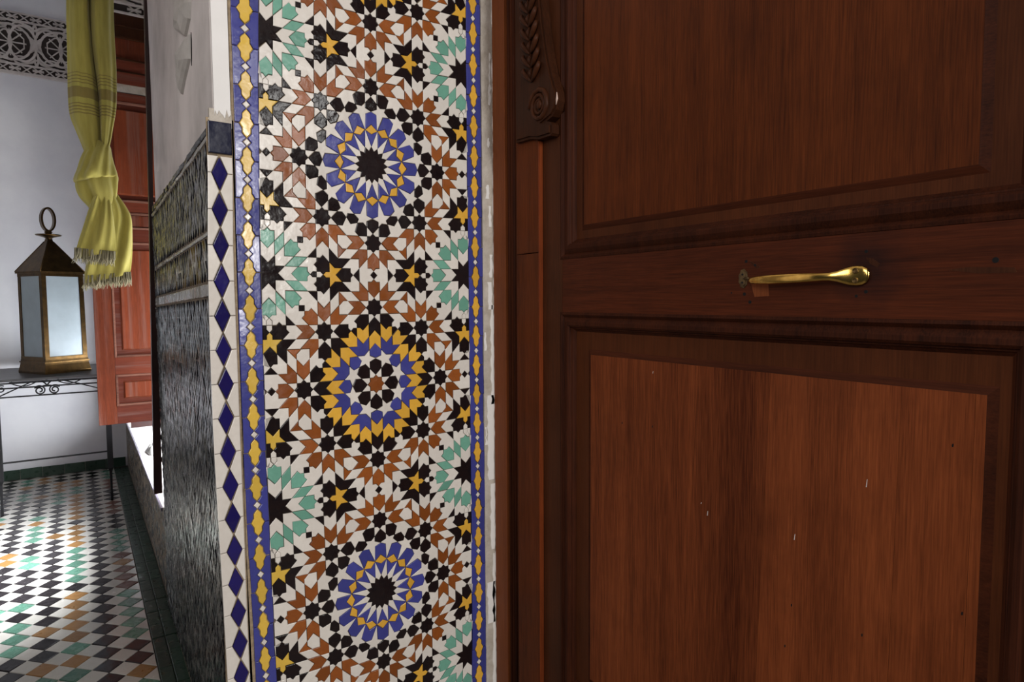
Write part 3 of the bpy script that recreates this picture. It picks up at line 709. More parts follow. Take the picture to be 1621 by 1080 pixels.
# carved bracket
outl = [(-0.78, 17.5), (-0.80, 12.55), (-1.30, 12.53), (-1.55, 12.47), (-1.93, 12.46), (-1.97, 12.50), (-1.97, 12.66), (-1.93, 12.71), (-1.80, 12.75), (-1.98, 12.80), (-2.09, 12.90), (-2.15, 13.05), (-2.13, 13.22), (-2.06, 13.36), (-1.96, 13.60), (-1.84, 14.0), (-1.73, 14.5), (-1.64, 15.1), (-1.52, 15.9), (-1.40, 16.8), (-1.30, 17.5)]
BSH = -0.30
BR = lambda a, b, h: (2.69 - h, a + BSH, b - 0.08)
brk = MB(); brk.prism(outl, BR, -0.12, 0.08); brk.prism(inset(outl[::-1] if area2(outl) < 0 else outl, 0.05), BR, 0.08, 0.115); brk = brk.build('carved_bracket', W_C, jamb)
mb = MB()
sp = [(2.55 - 0.01, -1.62 + 0.30 * (1 - t / 30 * 0.8) * math.cos(0.55 * t), 13.08 + 0.32 * (1 - t / 30 * 0.8) * math.sin(0.55 * t)) for t in range(30)]
sp = [(x_ + 0.03, y_ + BSH, z_ - 0.08) for x_, y_, z_ in sp]
mb.tube(sp, [0.055 - 0.001 * i for i in range(30)], 6)
mb.tube([(2.58, -1.66 + BSH, 13.0), (2.53, -1.66 + BSH, 13.0), (2.52, -1.66 + BSH, 13.0)], [0.09, 0.08, 0.03], 8)
mb.build('carved_scroll', W_C, brk)
mb = MB(); rng = random.Random(4)
for i in range(15):
    z = 13.55 + i * 0.26; w = 0.46 - 0.012 * i; yc = -1.42 + 0.02 * i + BSH
    for sgn in (-1, 1):
        pth = [(2.55 - 0.03 * math.sin(math.pi * t / 6), yc + sgn * w * 0.55 * math.sin(math.pi * t / 9), z + 0.05 * t - 0.02 * (t - 3) ** 2 * 0.3) for t in range(7)]
        mb.tube(pth, [0.02, 0.045, 0.055, 0.055, 0.045, 0.035, 0.015], 6)
    mb.tube([(2.55, yc, z), (2.51, yc, z + 0.09), (2.55, yc, z + 0.2)], [0.02, 0.05, 0.02], 6)
mb.build('carved_leaves', W_C, brk)
mb = MB(); mb.tube([(2.61, -2.10 + BSH, 12.90), (2.605, -2.13 + BSH, 13.0), (2.61, -2.12 + BSH, 13.12)], [0.012, 0.024, 0.012], 6); mb.build('wax_drip', simple('pale_wax', (0.5, 0.36, 0.30), 0.4), brk)
# holes and old screw marks round the handle
def disc(name, y, z, rr, mat, parent, h=0.004, n=10):
    mb = MB(); mb.prism([(y + rr * math.cos(2 * math.pi * k / n), z + rr * math.sin(2 * math.pi * k / n)) for k in range(n)], DOORF, -0.02, h); return mb.build(name, mat, parent)
for y, z, rr in ((-6.36, 9.82, .022), (-6.34, 9.37, .024), (-6.43, 9.26, .024), (-6.13, 9.39, .012), (-7.97, 9.85, .020), (-7.98, 9.38, .022), (-7.87, 9.33, .018), (-9.24, 9.68, .03), (-6.50, 9.76, .018)):
    disc('screw_hole', y, z, rr, HOLE, door)
for pts in ([(-6.40, 9.83), (-6.46, 9.80), (-6.57, 9.74), (-6.53, 9.71), (-6.44, 9.78)], [(-7.97, 9.78), (-8.05, 9.76), (-8.13, 9.70), (-8.10, 9.66), (-8.02, 9.70)], [(-8.8, 9.60), (-9.0, 9.62), (-9.4, 9.60), (-9.42, 9.55), (-9.1, 9.55)]):
    mb = MB(); mb.prism(pts, DOORF, -0.01, 0.003); mb.build('gouge', W_C, door)
mb = MB(); mb.prism([(-6.44, 9.52), (-6.70, 9.52), (-6.72, 9.34), (-6.50, 9.33)], DOORF, -0.01, 0.003); mb.build('wood_patch', W_A, door)
for y, z, l in ((-5.72, 6.05, .09), (-7.12, 6.12, .10), (-8.02, 7.05, .12), (-5.6, 6.2, .03), (-4.6, 8.10, .04), (-8.15, 12.75, .04)):
    mb = MB(); mb.prism([(y, z), (y - 0.008, z), (y - 0.015, z + l * 0.8), (y - 0.010, z + l * 0.8)], DOORF, -0.08, -0.0575); mb.build('paint_speck', PAINT_FLAKE, door)
for y, z in ((-7.1, 5.2), (-7.02, 4.6), (-8.02, 5.2), (-7.62, 4.1), (-3.9, 7.15), (-4.6, 7.2), (-8.9, 7.7), (-9.05, 5.9)):
    mb = MB(); mb.prism([(y, z), (y - 0.014, z + 0.006), (y - 0.017, z + 0.035), (y - 0.008, z + 0.045), (y + 0.003, z + 0.025)], DOORF, -0.08, -0.0585); mb.build('knot', HOLE, door)
# brass handle
hd = MB(); rings = []
SEC = [(-6.475, 2.690, .012, .012), (-6.49, 2.680, .030, .022), (-6.55, 2.655, .040, .026), (-6.65, 2.632, .047, .030), (-6.80, 2.615, .053, .034), (-7.0, 2.605, .056, .036), (-7.2, 2.605, .054, .035), (-7.4, 2.612, .049, .032), (-7.52, 2.626, .043, .028), (-7.62, 2.650, .043, .026), (-7.70, 2.680, .058, .024), (-7.76, 2.712, .080, .022), (-7.82, 2.738, .098, .022), (-7.89, 2.756, .105, .022), (-7.95, 2.766, .098, .022), (-8.0, 2.772, .072, .020), (-8.025, 2.776, .03, .014)]
for y, x, hz, hx in SEC:
    zc = 9.560 - 0.014 * (y + 7.2)
    rings.append([(x - hx * math.cos(a) * (1 if math.cos(a) > 0 else 0.8), y, zc + 1.14 * hz * math.sin(a)) for a in (2 * math.pi * k / 16 for k in range(16))])
hd.loft(rings, True, True); hd = hd.build('handle', BRASS, door)
mb = MB(); mb.box(2.76, 2.80, -7.98, -7.80, 9.52, 9.64, 0, 0.01); mb.build('handle_foot', BRASS, hd)
for z in (9.627, 9.513):
    mb = MB(); n = 12
    mb.loft([[(x, -7.885 + rr * math.cos(2 * math.pi * k / n), z + rr * math.sin(2 * math.pi * k / n)) for k in range(n)] for x, rr in ((2.75, .034), (2.722, .034), (2.716, .028), (2.724, .018), (2.727, .004))], True, True, smooth=False)
    mb.build('screw', SCREW, hd)
pl = MB(); rngp = random.Random(2)
pp = [(-6.325 + (0.062 + (0.012 if k % 2 else 0)) * math.cos(2 * math.pi * k / 18), 9.585 + (0.125 + (0.010 if k % 2 else 0)) * math.sin(2 * math.pi * k / 18)) for k in range(18)]
pl.prism(pp, DOORF, -0.01, 0.02); pl.prism(inset(pp, 0.018), DOORF, 0.02, 0.032); pl = pl.build('mount_plate', BRASS_DULL, door)
for z in (9.53, 9.64, 9.585):
    disc('rivet', -6.325, z, 0.016, HOLE if z != 9.585 else BRASS_DULL, pl, 0.036)
mb = MB(); mb.tube([(2.77, -6.36, 9.585), (2.71, -6.44, 9.583), (2.69, -6.475, 9.582)], [0.02, 0.018, 0.012], 8); mb.build('mount_stub', BRASS_DULL, pl)

# ------------------------------------------------------------------ bay with bench, window post and lintel
mb = MB(); mb.box(-2.86, 4, 9.66, 29.99, 0, 3.02); bench = struct(mb.build('wall_bench', GROUT))
side_tiles('side_tiles', bench, 9.66, 29.9, (2.98, 2.98), 0, [('dark', 0.0, 2.96)], 0.30, 0.36, 33, x=-2.86)
mb = MB(); mb.box(-3.02, -2.96, 9.67, 29.98, 2.99, 3.10, 0, 0.01); mb.build('bench_edge', BENCH_EDGE, bench)
mb = MB(); mb.box(-2.96, 4, 9.67, 29.98, 3.0, 3.105); mb.build('bench_top', STONE, bench)
mb = MB(); mb.loft([[(-3.17, 9.66, 3.55), (-2.95, 9.66, 3.55), (-2.95, 9.92, 3.55), (-3.17, 9.92, 3.55)], [(-2.99, 9.66, 12), (-2.88, 9.66, 12), (-2.88, 9.92, 12), (-2.99, 9.92, 12)], [(-2.86, 9.66, 20), (-2.70, 9.66, 20), (-2.70, 9.92, 20), (-2.86, 9.92, 20)], [(-2.80, 9.66, 26), (-2.66, 9.66, 26), (-2.66, 9.92, 26), (-2.80, 9.92, 26)]], True, True, smooth=False)
struct(mb.build('trim_2', W_P))
mb = MB(); mb.box(-2.9, 4, 24.3, 24.6, 3.11, 3.50); struct(mb.build('trim_3', W_P))
mb = MB(); mb.box(-2.9, 4, 27.5, 27.9, 3.11, 27.5); struct(mb.build('wall_bay', PLASTER_FAR))
lint = MB(); lint.box(-3.12, 4, 20.06, 20.7, 21.42, 27.5); lint = struct(lint.build('wall_lintel', PLASTER_FAR))
lt2 = MB(); lt2.box(-2.9, 4, 9.7, 20.06, 24.5, 27.5); struct(lt2.build('wall_header', PLASTER_FAR))

# ------------------------------------------------------------------ carved plaster friezes
def frieze(name, parent, x0, x1, z0, z1, y, seed, per=2.11, ph=-7.13):
    """recessed dark ground, raised white tracery: star medallions, linked rings with leaf sprays, hourglass edging"""
    H = z1 - z0; fr = lambda a, b, h: (a, y - h, b); zc = (z0 + z1) / 2
    mb = MB(); mb.box(x0, x1, y - 0.02, y + 0.05, z0, z1); back = mb.build(name, CARVE_BACK, parent)
    mb = MB()
    rj = random.Random(seed); wk = 0.62
    def rib(pts, w, closed=False, h=0.10):
        hj = rj.uniform(-0.02, 0.02)
        pts = [Vector(p) for p in pts]; n = len(pts); L = []; R = []
        for i, p in enumerate(pts):
            t = (pts[(i + 1) % n] - pts[i - 1]) if closed else (pts[min(i + 1, n - 1)] - pts[max(i - 1, 0)])
            t.normalize(); nn = Vector((-t.y, t.x)); ww = (w[i] if hasattr(w, '__len__') else w) * wk
            L.append(p + nn * ww / 2); R.append(p - nn * ww / 2)
        m_ = n if closed else n - 1
        for i in range(m_):
            k = (i + 1) % n
            q = [L[i], L[k], R[k], R[i]]
            if any(p.x < x0 - 0.001 or p.x > x1 + 0.001 for p in q): continue
            mb.prism([tuple(p) for p in q], fr, 0.0, h + hj)
    bw = H * 0.135
    for zz in (z0, z0 + bw, z1 - bw, z1): rib([(x0, zz), ((x0 + x1) / 2, zz), (x1, zz)], H * 0.045, h=0.12)
    for zb in (z0 + bw / 2, z1 - bw / 2):
        n = int((x1 - x0) / (bw * 1.15))
        for i in range(n):
            c = x0 + (i + 0.5) * (x1 - x0) / n; d = (x1 - x0) / n / 2
            rib([(c - d, zb - bw / 2), (c + d, zb + bw / 2)], H * 0.026); rib([(c - d, zb + bw / 2), (c + d, zb - bw / 2)], H * 0.026)
            if i % 2: rib([(c - d, zb), (c + d, zb)], H * 0.05)
    k0 = math.floor((x0 - ph) / per) - 1; k1 = math.ceil((x1 - ph) / per) + 1
    R_ = H * 0.225
    for k in range(k0, k1 + 1):
        c = ph + k * per
        circ = lambda cx, cz, rx, rz, a0=0, a1=360, n=20: [(cx + rx * math.cos(math.radians(a0 + (a1 - a0) * i / n)), cz + rz * math.sin(math.radians(a0 + (a1 - a0) * i / n))) for i in range(n + 1)]
        rib([(c + R_ * 0.92 * math.cos(math.radians(22.5 + 45 * i)), zc + R_ * 0.92 * math.sin(math.radians(22.5 + 45 * i))) for i in range(8)], H * 0.03, True)
        for a in range(0, 180, 45):
            ca, sa = math.cos(math.radians(a)) * R_ * 1.0, math.sin(math.radians(a)) * R_ * 1.0
            rib([(c - ca, zc - sa), (c, zc), (c + ca, zc + sa)], H * 0.028)
        rib(circ(c, zc, R_ * 1.32, R_ * 1.32), H * 0.055)
        for sx in (-1, 1):
            for sz in (-1, 1):
                rib(circ(c + sx * per * 0.25, zc, per * 0.27, H * 0.30, 90 * (1 - sz) - 60 + (0 if sz > 0 else 0), 90 * (1 - sz) + 200, 18), H * 0.055)
                # corner curls and leaves
                cx_, cz_ = c + sx * per * 0.20, zc + sz * H * 0.28
                rib(circ(cx_, cz_, H * 0.10, H * 0.065, 0, 300 * sz * sx, 12), [H * 0.05 * (1 - 0.5 * i / 12) for i in range(13)])
                rib([(c + sx * per * 0.06, zc + sz * H * 0.36), (c + sx * per * 0.22, zc + sz * H * 0.345), (c + sx * per * 0.40, zc + sz * H * 0.30), (c + sx * per * 0.5, zc + sz * H * 0.24)], H * 0.06)
                rib([(c + sx * per * 0.5, zc + sz * H * 0.36), (c + sx * per * 0.455, zc + sz * H * 0.26), (c + sx * per * 0.47, zc + sz * H * 0.14)], H * 0.05)
                for q_ in (0.10, 0.18, 0.26):
                    rib([(c + sx * per * 0.5 - sx * per * 0.04, zc + sz * H * q_ * 0.3), (c + sx * per * 0.5 - sx * per * (0.10 + q_ * 0.3), zc + sz * H * (q_ * 0.4 + 0.07))], [H * 0.055, H * 0.02])
        rib(circ(c + per * 0.5, zc, per * 0.045, H * 0.05), H * 0.04)
    mb.build('carved_tracery', CARVE, back)
frieze('carved_frieze', wall_far, -12.5, -2.9, 21.10, 24.08, FY, 1)
mb = MB(); mb.box(-12.5, -2.9, FY - 0.10, FY, 20.97, 21.10, 0, 0.03); mb.build('frieze_ledge', CARVE, wall_far)
frieze('carved_frieze', lint, -3.12, 0.5, 21.42, 24.4, 20.06, 2, 2.11, -2.2)

# ------------------------------------------------------------------ red shutter standing open across the bay
sh = thing('shutter', 'worn red panelled wooden shutter standing open behind the knotted curtain', 'shutter', (-2.9, 20, 4.08))
SX0, SX1 = -4.29, -0.9; SY = 20.0
def sbox(name, x0, x1, z0, z1, y, d, mat, bev=0.015):
    mb = MB(); mb.box(x0, x1, SY + y, SY + y + d, z0, z1, 0, bev); return mb.build(name, mat, sh)
sbox('back_board', SX0 + 0.05, SX1 - 0.05, 4.15, 18.0, 0.10, 0.06, W_SH)
sbox('stile', SX0, -3.62, 4.08, 18.12, 0.0, 0.2, W_S)
sbox('stile', -1.5, SX1, 4.08, 18.12, 0.0, 0.2, W_S)
for z0, z1 in ((4.08, 4.85), (6.20, 6.95), (11.86, 12.42), (13.12, 13.56), (17.75, 18.12)):
    sbox('rail', -3.62, -1.5, z0, z1, 0.0, 0.2, W_SH)
for z0, z1 in ((4.85, 6.20), (6.95, 11.86), (12.42, 13.12), (13.56, 17.75)):
    big = (z1 - z0) > 1.0
    for nme, bx in (('bead', (-3.62, -3.54, z0, z1)), ('bead', (-1.58, -1.5, z0, z1)), ('bead', (-3.54, -1.58, z0, z0 + 0.09)), ('bead', (-3.54, -1.58, z1 - 0.09, z1))):
        mb = MB(); mb.box(bx[0], bx[1], SY - 0.035, SY + 0.10, bx[2], bx[3], 0, 0.02); mb.build(nme, W_SD, sh)
    g = 0.36 if big else 0.12
    mb = MB(); xa, xb, za, zb = -3.54 + 0.26, -1.58 - 0.26, z0 + g, z1 - g
    mb.loft([[(xa - .06, SY + .10, za - .06), (xb + .06, SY + .10, za - .06), (xb + .06, SY + .10, zb + .06), (xa - .06, SY + .10, zb + .06)], [(xa, SY + .015, za), (xb, SY + .015, za), (xb, SY + .015, zb), (xa, SY + .015, zb)]], True, True, smooth=False)
    mb.build('raised_panel', W_S, sh)
tr = thing('transom_panel', 'dark red wooden transom of framed panels above the red shutter, under the carved plaster', 'transom', (-2.9, 20.1, 18.15))
for z0, z1, y, mt in ((18.15, 18.50, 0.02, PLASTER_GREY), (18.50, 19.0, -0.04, W_SH), (19.0, 19.52, 0.0, W_SH), (20.42, 21.40, 0.0, W_C)):
    mb = MB(); mb.box(-3.9, 0.6, 20 + y, 20.3, z0, z1, 0, 0.02); mb.build('rail' if mt is not PLASTER_GREY else 'pale_strip', mt, tr)
mb = MB(); mb.box(-3.9, 0.6, 20.08, 20.3, 19.52, 20.42); mb.build('panel', W_S, tr)
for z in (19.0, 19.52, 20.42, 20.9): 
    mb = MB(); mb.box(-3.9, 0.6, 19.95, 20.1, z - 0.04, z + 0.04, 0, 0.02); mb.build('bead', W_C, tr)

# ------------------------------------------------------------------ floor tiles and skirting
rng = random.Random(12)
def floor_color(i, j, st={}):
    base = {0: ['floor_green', 'floor_black', 'floor_red', 'floor_green'], 1: ['floor_black', 'floor_black', 'floor_black'], 2: ['floor_ochre', 'floor_green', 'floor_ochre', 'floor_black'], 3: ['floor_black', 'floor_black', 'floor_ochre', 'floor_black', 'floor_green']}.get(i, ['floor_green', 'floor_black', 'floor_ochre', 'floor_black', 'floor_black'])
    s = st.get(i)
    if s is None or s[1] <= 0: s = [rng.choice(base), rng.randint(1, 3)]
    s[1] -= 1; st[i] = s; return s[0]
FIX = {0: {10.0: 'floor_green', 10.74: 'floor_green', 11.48: 'floor_green', 12.22: 'floor_red', 12.97: 'floor_red', 13.7: 'floor_red', 14.45: 'floor_ochre', 15.2: 'floor_red', 9.27: 'floor_green', 8.53: 'floor_green', 7.79: 'floor_black', 7.04: 'floor_black', 6.3: 'floor_ochre'},
       2: {12.2: 'floor_ochre', 11.48: 'floor_ochre', 10.74: 'floor_ochre', 10.0: 'floor_ochre', 9.27: 'floor_ochre', 8.53: 'floor_green', 7.79: 'floor_ochre', 12.97: 'floor_black', 13.7: 'floor_green', 14.45: 'floor_green', 15.2: 'floor_green', 15.94: 'floor_green', 16.7: 'floor_green', 17.4: 'floor_ochre', 18.2: 'floor_ochre', 18.9: 'floor_ochre', 19.6: 'floor_ochre'},
       3: {11.48: 'floor_black', 10.74: 'floor_black', 10.0: 'floor_ochre', 9.27: 'floor_black', 8.53: 'floor_black', 7.79: 'floor_ochre'},
       4: {10.74: 'floor_green', 10.0: 'floor_green', 9.27: 'floor_green', 8.53: 'floor_black', 11.48: 'floor_black'}}
NXC, PX, PY = 8, 0.694, 0.742
for i in range(NXC):
    for j in range(-7, 27):
        x = -3.868 - i * PX; y = 10.0 + j * PY
        c = floor_color(i, j)
        for yy, cc in FIX.get(i, {}).items():
            if abs(yy - y) < 0.2: c = cc
        d = lambda cx, cy: [(cx - PX / 2, cy), (cx, cy - PY / 2), (cx + PX / 2, cy), (cx, cy + PY / 2)]
        tile_obj({'floor_black': 'black_tile', 'floor_green': 'green_tile', 'floor_ochre': 'ochre_tile', 'floor_red': 'red_tile'}[c], d(x, y), FLOOR, GL[c], floor, 0.010, 0.012, 0.06, 0.006, rng)
        if i < NXC - 1: tile_obj('white_tile', d(x - PX / 2, y + PY / 2), FLOOR, GL['floor_white'], floor, 0.010, 0.012, 0.06, 0.006, rng)
        hx = -3.868 + PX / 2
        if i == 0: tile_obj('half_tile', [(hx - PX / 2, y + PY / 2), (hx, y + 0.01), (hx, y + PY - 0.01)], FLOOR, GL['floor_white'], floor, 0.010, 0.012, 0.06, 0.006, rng)
for j in range(30):
    y0 = 3.5 + j * 0.87
    for x0, x1 in ((-3.515, -3.2), (-3.2, -2.87)):
        tile_obj('border_tile', [(x0, y0), (x1, y0), (x1, y0 + 0.87), (x0, y0 + 0.87)], FLOOR, GL['dark_green'], floor, 0.010, 0.012, 0.06, 0.006, rng)
bs = MB(); bs.box(-9.6, -2.95, FY - 0.05, FY, 0, 0.52); bs = struct(bs.build('baseboard_far', GROUT_FLOOR))
for i in range(7):
    x0 = -9.6 + i * 0.95
    tile_obj('skirting_tile', [(x0, 0.0), (x0 + 0.95, 0.0), (x0 + 0.95, 0.55 + rng.uniform(-.02, .02)), (x0, 0.55)], lambda a, b, h: (a, FY - 0.07 - h, b), GL['dark_green'], bs, 0.012, 0.015, 0.06, 0.01, rng)

# ------------------------------------------------------------------ console table
tb = thing('console_table', 'black wrought iron console table with slate top and scrollwork, under the lantern', 'table', (-6.0, 26.2, 0))
TX0, TX1, TY0, TY1, TZ = -7.93, -3.86, 23.3, 29.7, 5.97
mb = MB(); mb.box(-9.2, -3.80, 23.2, 29.3, 5.86, TZ, 0, 0.02); mb.build('table_top', SLATE, tb)
for x in (TX0, TX1):
    for y in (TY0,):
        mb = MB(); w = 0.115
        mb.loft([[(x + sx * ww, y + sy * ww, z) for sx, sy in ((-1, -1), (1, -1), (1, 1), (-1, 1))] for ww, z in ((0.05, 0.0), (0.055, 0.35), (0.04, 0.42), (0.06, 1.35), (w, 1.5), (w, 5.86))], True, True, smooth=False)
        mb.build('leg', IRON, tb)
for y in (TY0, TY1):
    for z in (5.78, 5.57, 5.18):
        mb = MB(); mb.box(TX0, TX1, y - 0.035, y + 0.035, z - 0.03, z + 0.03, 0, 0.008); mb.build('rail', IRON, tb)
    if y == TY0:
        mb = MB(); mb.box(TX0, TX1, y - 0.03, y + 0.03, 2.26, 2.33, 0, 0.008); mb.build('stretcher', IRON, tb)
for x in (TX0, TX1):
    for z in (5.78,):
        mb = MB(); mb.box(x - 0.03, x + 0.03, TY0, TY1, z - 0.03, z + 0.03); mb.build('rail', IRON, tb)
def spiral(cx, cz, r0, turns, sgn, start, n=34):
    return [(cx + sgn * r0 * (1 - 0.72 * i / n) * math.cos(start + turns * 2 * math.pi * i / n), cz + r0 * (1 - 0.72 * i / n) * math.sin(start + turns * 2 * math.pi * i / n)) for i in range(n + 1)]
cxm = (TX0 + TX1) / 2 - 0.22
for y in (TY0 - 0.02, TY1):
    for sg in (-1, 1):
        sp_ = spiral(cxm + sg * 0.27, 5.40, 0.22, -1.7, -sg, 2.6)
        lead = [(cxm - sg * 0.20, 5.82), (cxm - sg * 0.08, 5.72), (cxm + sg * 0.0, 5.62)]
        mb = MB(); mb.tube([(a, y, b) for a, b in lead + sp_], 0.034, 6); mb.build('scroll', IRON, tb)
        ex = TX0 if sg < 0 else TX1
        sp2 = spiral(ex - sg * 0.20, 5.55, 0.17, -1.3, sg, 2.2)
        mb = MB(); mb.tube([(a, y, b) for a, b in sp2], 0.03, 6); mb.build('scroll', IRON, tb)
        mb = MB(); mb.tube([(cxm + sg * 0.55, y, 5.80), ((cxm + ex) / 2 + sg * 0.1, y, 5.58), (ex - sg * 0.08, y, 5.22)], 0.03, 6); mb.build('brace', IRON, tb)
        mb = MB(); mb.tube([(cxm + sg * (0.35 + 0.12 * k), y, 5.80 - 0.17 * math.sin(math.pi * k / 8)) for k in range(9)], 0.026, 6); mb.build('garland', IRON, tb)
# ------------------------------------------------------------------ lantern
LC = (-5.85, 25.95)
ln = thing('lantern', 'tall square brass lantern with frosted panes, pointed roof and ring, on the console table', 'lantern', (LC[0], LC[1], TZ))
ANG = math.radians(31.1)
def sq(h, z, extra=0):
    return [(LC[0] + h * 1.4142 * math.cos(ANG + math.pi / 4 + math.pi / 2 * k), LC[1] + h * 1.4142 * math.sin(ANG + math.pi / 4 + math.pi / 2 * k), z) for k in range(4)]
ZB, ZE = 6.62, 10.70
hB, hT = 0.955, 0.935
mb = MB(); mb.loft([sq(1.05, TZ), sq(1.05, TZ + 0.10), sq(0.99, TZ + 0.42), sq(0.97, ZB), sq(0.90, ZB)], True, True, smooth=False); base_l = mb.build('base', BRASS_OLD, ln)
mb = MB(); mb.loft([sq(1.02, TZ + 0.50), sq(1.02, TZ + 0.56), sq(0.9, TZ + 0.56), sq(0.9, TZ + 0.50)], True, False, smooth=False); mb.build('base_band', BRASS_OLD, base_l)
def hat(z): return hB + (hT - hB) * (z - ZB) / (ZE - ZB)
cB, cT = sq(hB, ZB), sq(hT, ZE)
for k in range(4):
    a0, a1 = Vector(cB[k]), Vector(cT[k])
    d1 = (Vector(cB[(k + 1) % 4]) - a0).normalized(); d2 = (Vector(cB[k - 1]) - a0).normalized(); w = 0.20
    mb = MB(); mb.loft([[p, p + d1 * w, p + d1 * w + d2 * 0.04, p + d1 * 0.04 + d2 * 0.04, p + d2 * w + d1 * 0.04, p + d2 * w] for p in (a0, a1)], True, True, smooth=False); mb.build('post', BRASS_OLD, ln)
    b0, b1 = Vector(cB[(k + 1) % 4]), Vector(cT[(k + 1) % 4]); inn = d2 * 0.03
    L = lambda t0, t1, z_: None
    mb = MB(); mb.loft([[a0 + d1 * 0.1 + inn, b0 - d1 * 0.1 + inn, b1 - d1 * 0.1 + inn, a1 + d1 * 0.1 + inn], [a0 + d1 * 0.1 + inn * 2, b0 - d1 * 0.1 + inn * 2, b1 - d1 * 0.1 + inn * 2, a1 + d1 * 0.1 + inn * 2]], True, True, smooth=False)
    mb.build('pane', GLASS, ln)
    up = (a1 - a0) / (ZE - ZB)
    for z0, z1 in ((0.0, 0.14), (ZE - ZB - 0.16, ZE - ZB)):
        A0, A1, B0 = a0 + up * z0, a0 + up * z1, (b1 - b0) / (ZE - ZB)
        q0 = [A0, b0 + B0 * z0, b0 + B0 * z1, A1]
        mb = MB(); mb.loft([[p - d2 * 0.012 for p in q0], [p + d2 * 0.05 for p in q0]], True, True, smooth=False); mb.build('crossbar', BRASS_OLD, ln)
mb = MB(); mb.loft([sq(1.0, ZE - 0.02), sq(1.005, ZE + 0.07), sq(0.13, 12.22), sq(0.10, 12.36)], True, True, smooth=False); rf = mb.build('roof', BRASS_OLD, ln)
for k in range(4):
    mb = MB(); mb.tube([sq(1.005, ZE + 0.07)[k], sq(0.13, 12.22)[k]], 0.025, 6); mb.build('ridge', BRASS_OLD, rf)
mb = MB(); mb.lathe([(0.10, 12.30), (0.14, 12.38), (0.20, 12.42), (0.50, 12.50), (0.53, 12.54), (0.50, 12.56), (0.22, 12.50), (0.14, 12.54), (0.13, 12.62), (0.17, 12.66), (0.13, 12.72)], LC[0], LC[1], 28); mb.build('drip_dish', BRASS_OLD, ln)
rr_ = [(LC[0] + 0.31 * math.cos(a) * math.cos(0.35), LC[1] + 0.31 * math.cos(a) * math.sin(0.35), 13.27 + 0.58 * math.sin(a)) for a in (2 * math.pi * k / 40 for k in range(40))]
mb = MB(); rings = []
for (x, y, z) in rr_:
    ca, sa = (x - LC[0]), (z - 13.27); nrm = Vector((ca, y - LC[1], sa * 0.4)).normalized(); dpt = Vector((-math.sin(0.35), math.cos(0.35), 0))
    p = Vector((x, y, z)); rings.append([p - dpt * 0.13, p + dpt * 0.13, p + dpt * 0.13 - nrm * 0.08, p - dpt * 0.13 - nrm * 0.08])
rings.append(rings[0]); mb.loft(rings, True, False, smooth=False); mb.build('hanging_ring', BRASS_OLD, ln)

# ------------------------------------------------------------------ curtain knotted on itself
mt, nt, b = newmat('olive_cloth')
g = nt.nodes.new('ShaderNodeNewGeometry'); sx = nt.nodes.new('ShaderNodeSeparateXYZ'); nt.links.new(g.outputs['Position'], sx.inputs[0])
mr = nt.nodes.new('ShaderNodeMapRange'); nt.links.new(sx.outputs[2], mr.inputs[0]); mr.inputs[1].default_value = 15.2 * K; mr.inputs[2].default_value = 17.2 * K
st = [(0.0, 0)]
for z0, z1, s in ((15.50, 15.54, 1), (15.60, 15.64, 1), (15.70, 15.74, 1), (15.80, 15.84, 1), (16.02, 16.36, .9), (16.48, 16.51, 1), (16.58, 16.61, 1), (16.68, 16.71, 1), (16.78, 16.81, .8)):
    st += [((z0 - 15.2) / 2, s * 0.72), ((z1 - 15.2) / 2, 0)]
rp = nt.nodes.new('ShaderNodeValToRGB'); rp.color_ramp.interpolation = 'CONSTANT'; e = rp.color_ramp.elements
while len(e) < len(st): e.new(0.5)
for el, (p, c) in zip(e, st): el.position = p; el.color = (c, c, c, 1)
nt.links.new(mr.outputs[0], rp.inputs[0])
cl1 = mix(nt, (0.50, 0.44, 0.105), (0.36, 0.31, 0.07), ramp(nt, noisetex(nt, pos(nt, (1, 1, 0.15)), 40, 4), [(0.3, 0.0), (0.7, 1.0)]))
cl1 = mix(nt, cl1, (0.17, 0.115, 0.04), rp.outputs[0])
nt.links.new(cl1, b.inputs['Base Color']); b.inputs['Roughness'].default_value = 0.85; b.inputs['Specular IOR Level'].default_value = 0.2
b.inputs['Sheen Weight'].default_value = 0.2
n1 = bump(nt, None, noisetex(nt, pos(nt, (1, 1, 0.12)), 260, 2), 0.3, 0.001)
bump(nt, b, noisetex(nt, pos(nt, (0.1, 0.1, 1)), 420, 2), 0.25, 0.001, n1)
CLOTH = mt
FRINGE = simple('grey_fringe', (0.30, 0.27, 0.17), 0.95)
CY = 14.0
def cp(a, b): return (-4.73 + (a - 105) * 0.0179 - 0.00092 * b, 19.16 - 0.0206 * b + 0.0045 * (a - 105))   # hanging-plane drawing grid
ct = thing('curtain', 'olive yellow curtain with a big knot and frayed ends, hanging before the red shutter', 'curtain', (-4.1, CY, 9.6))
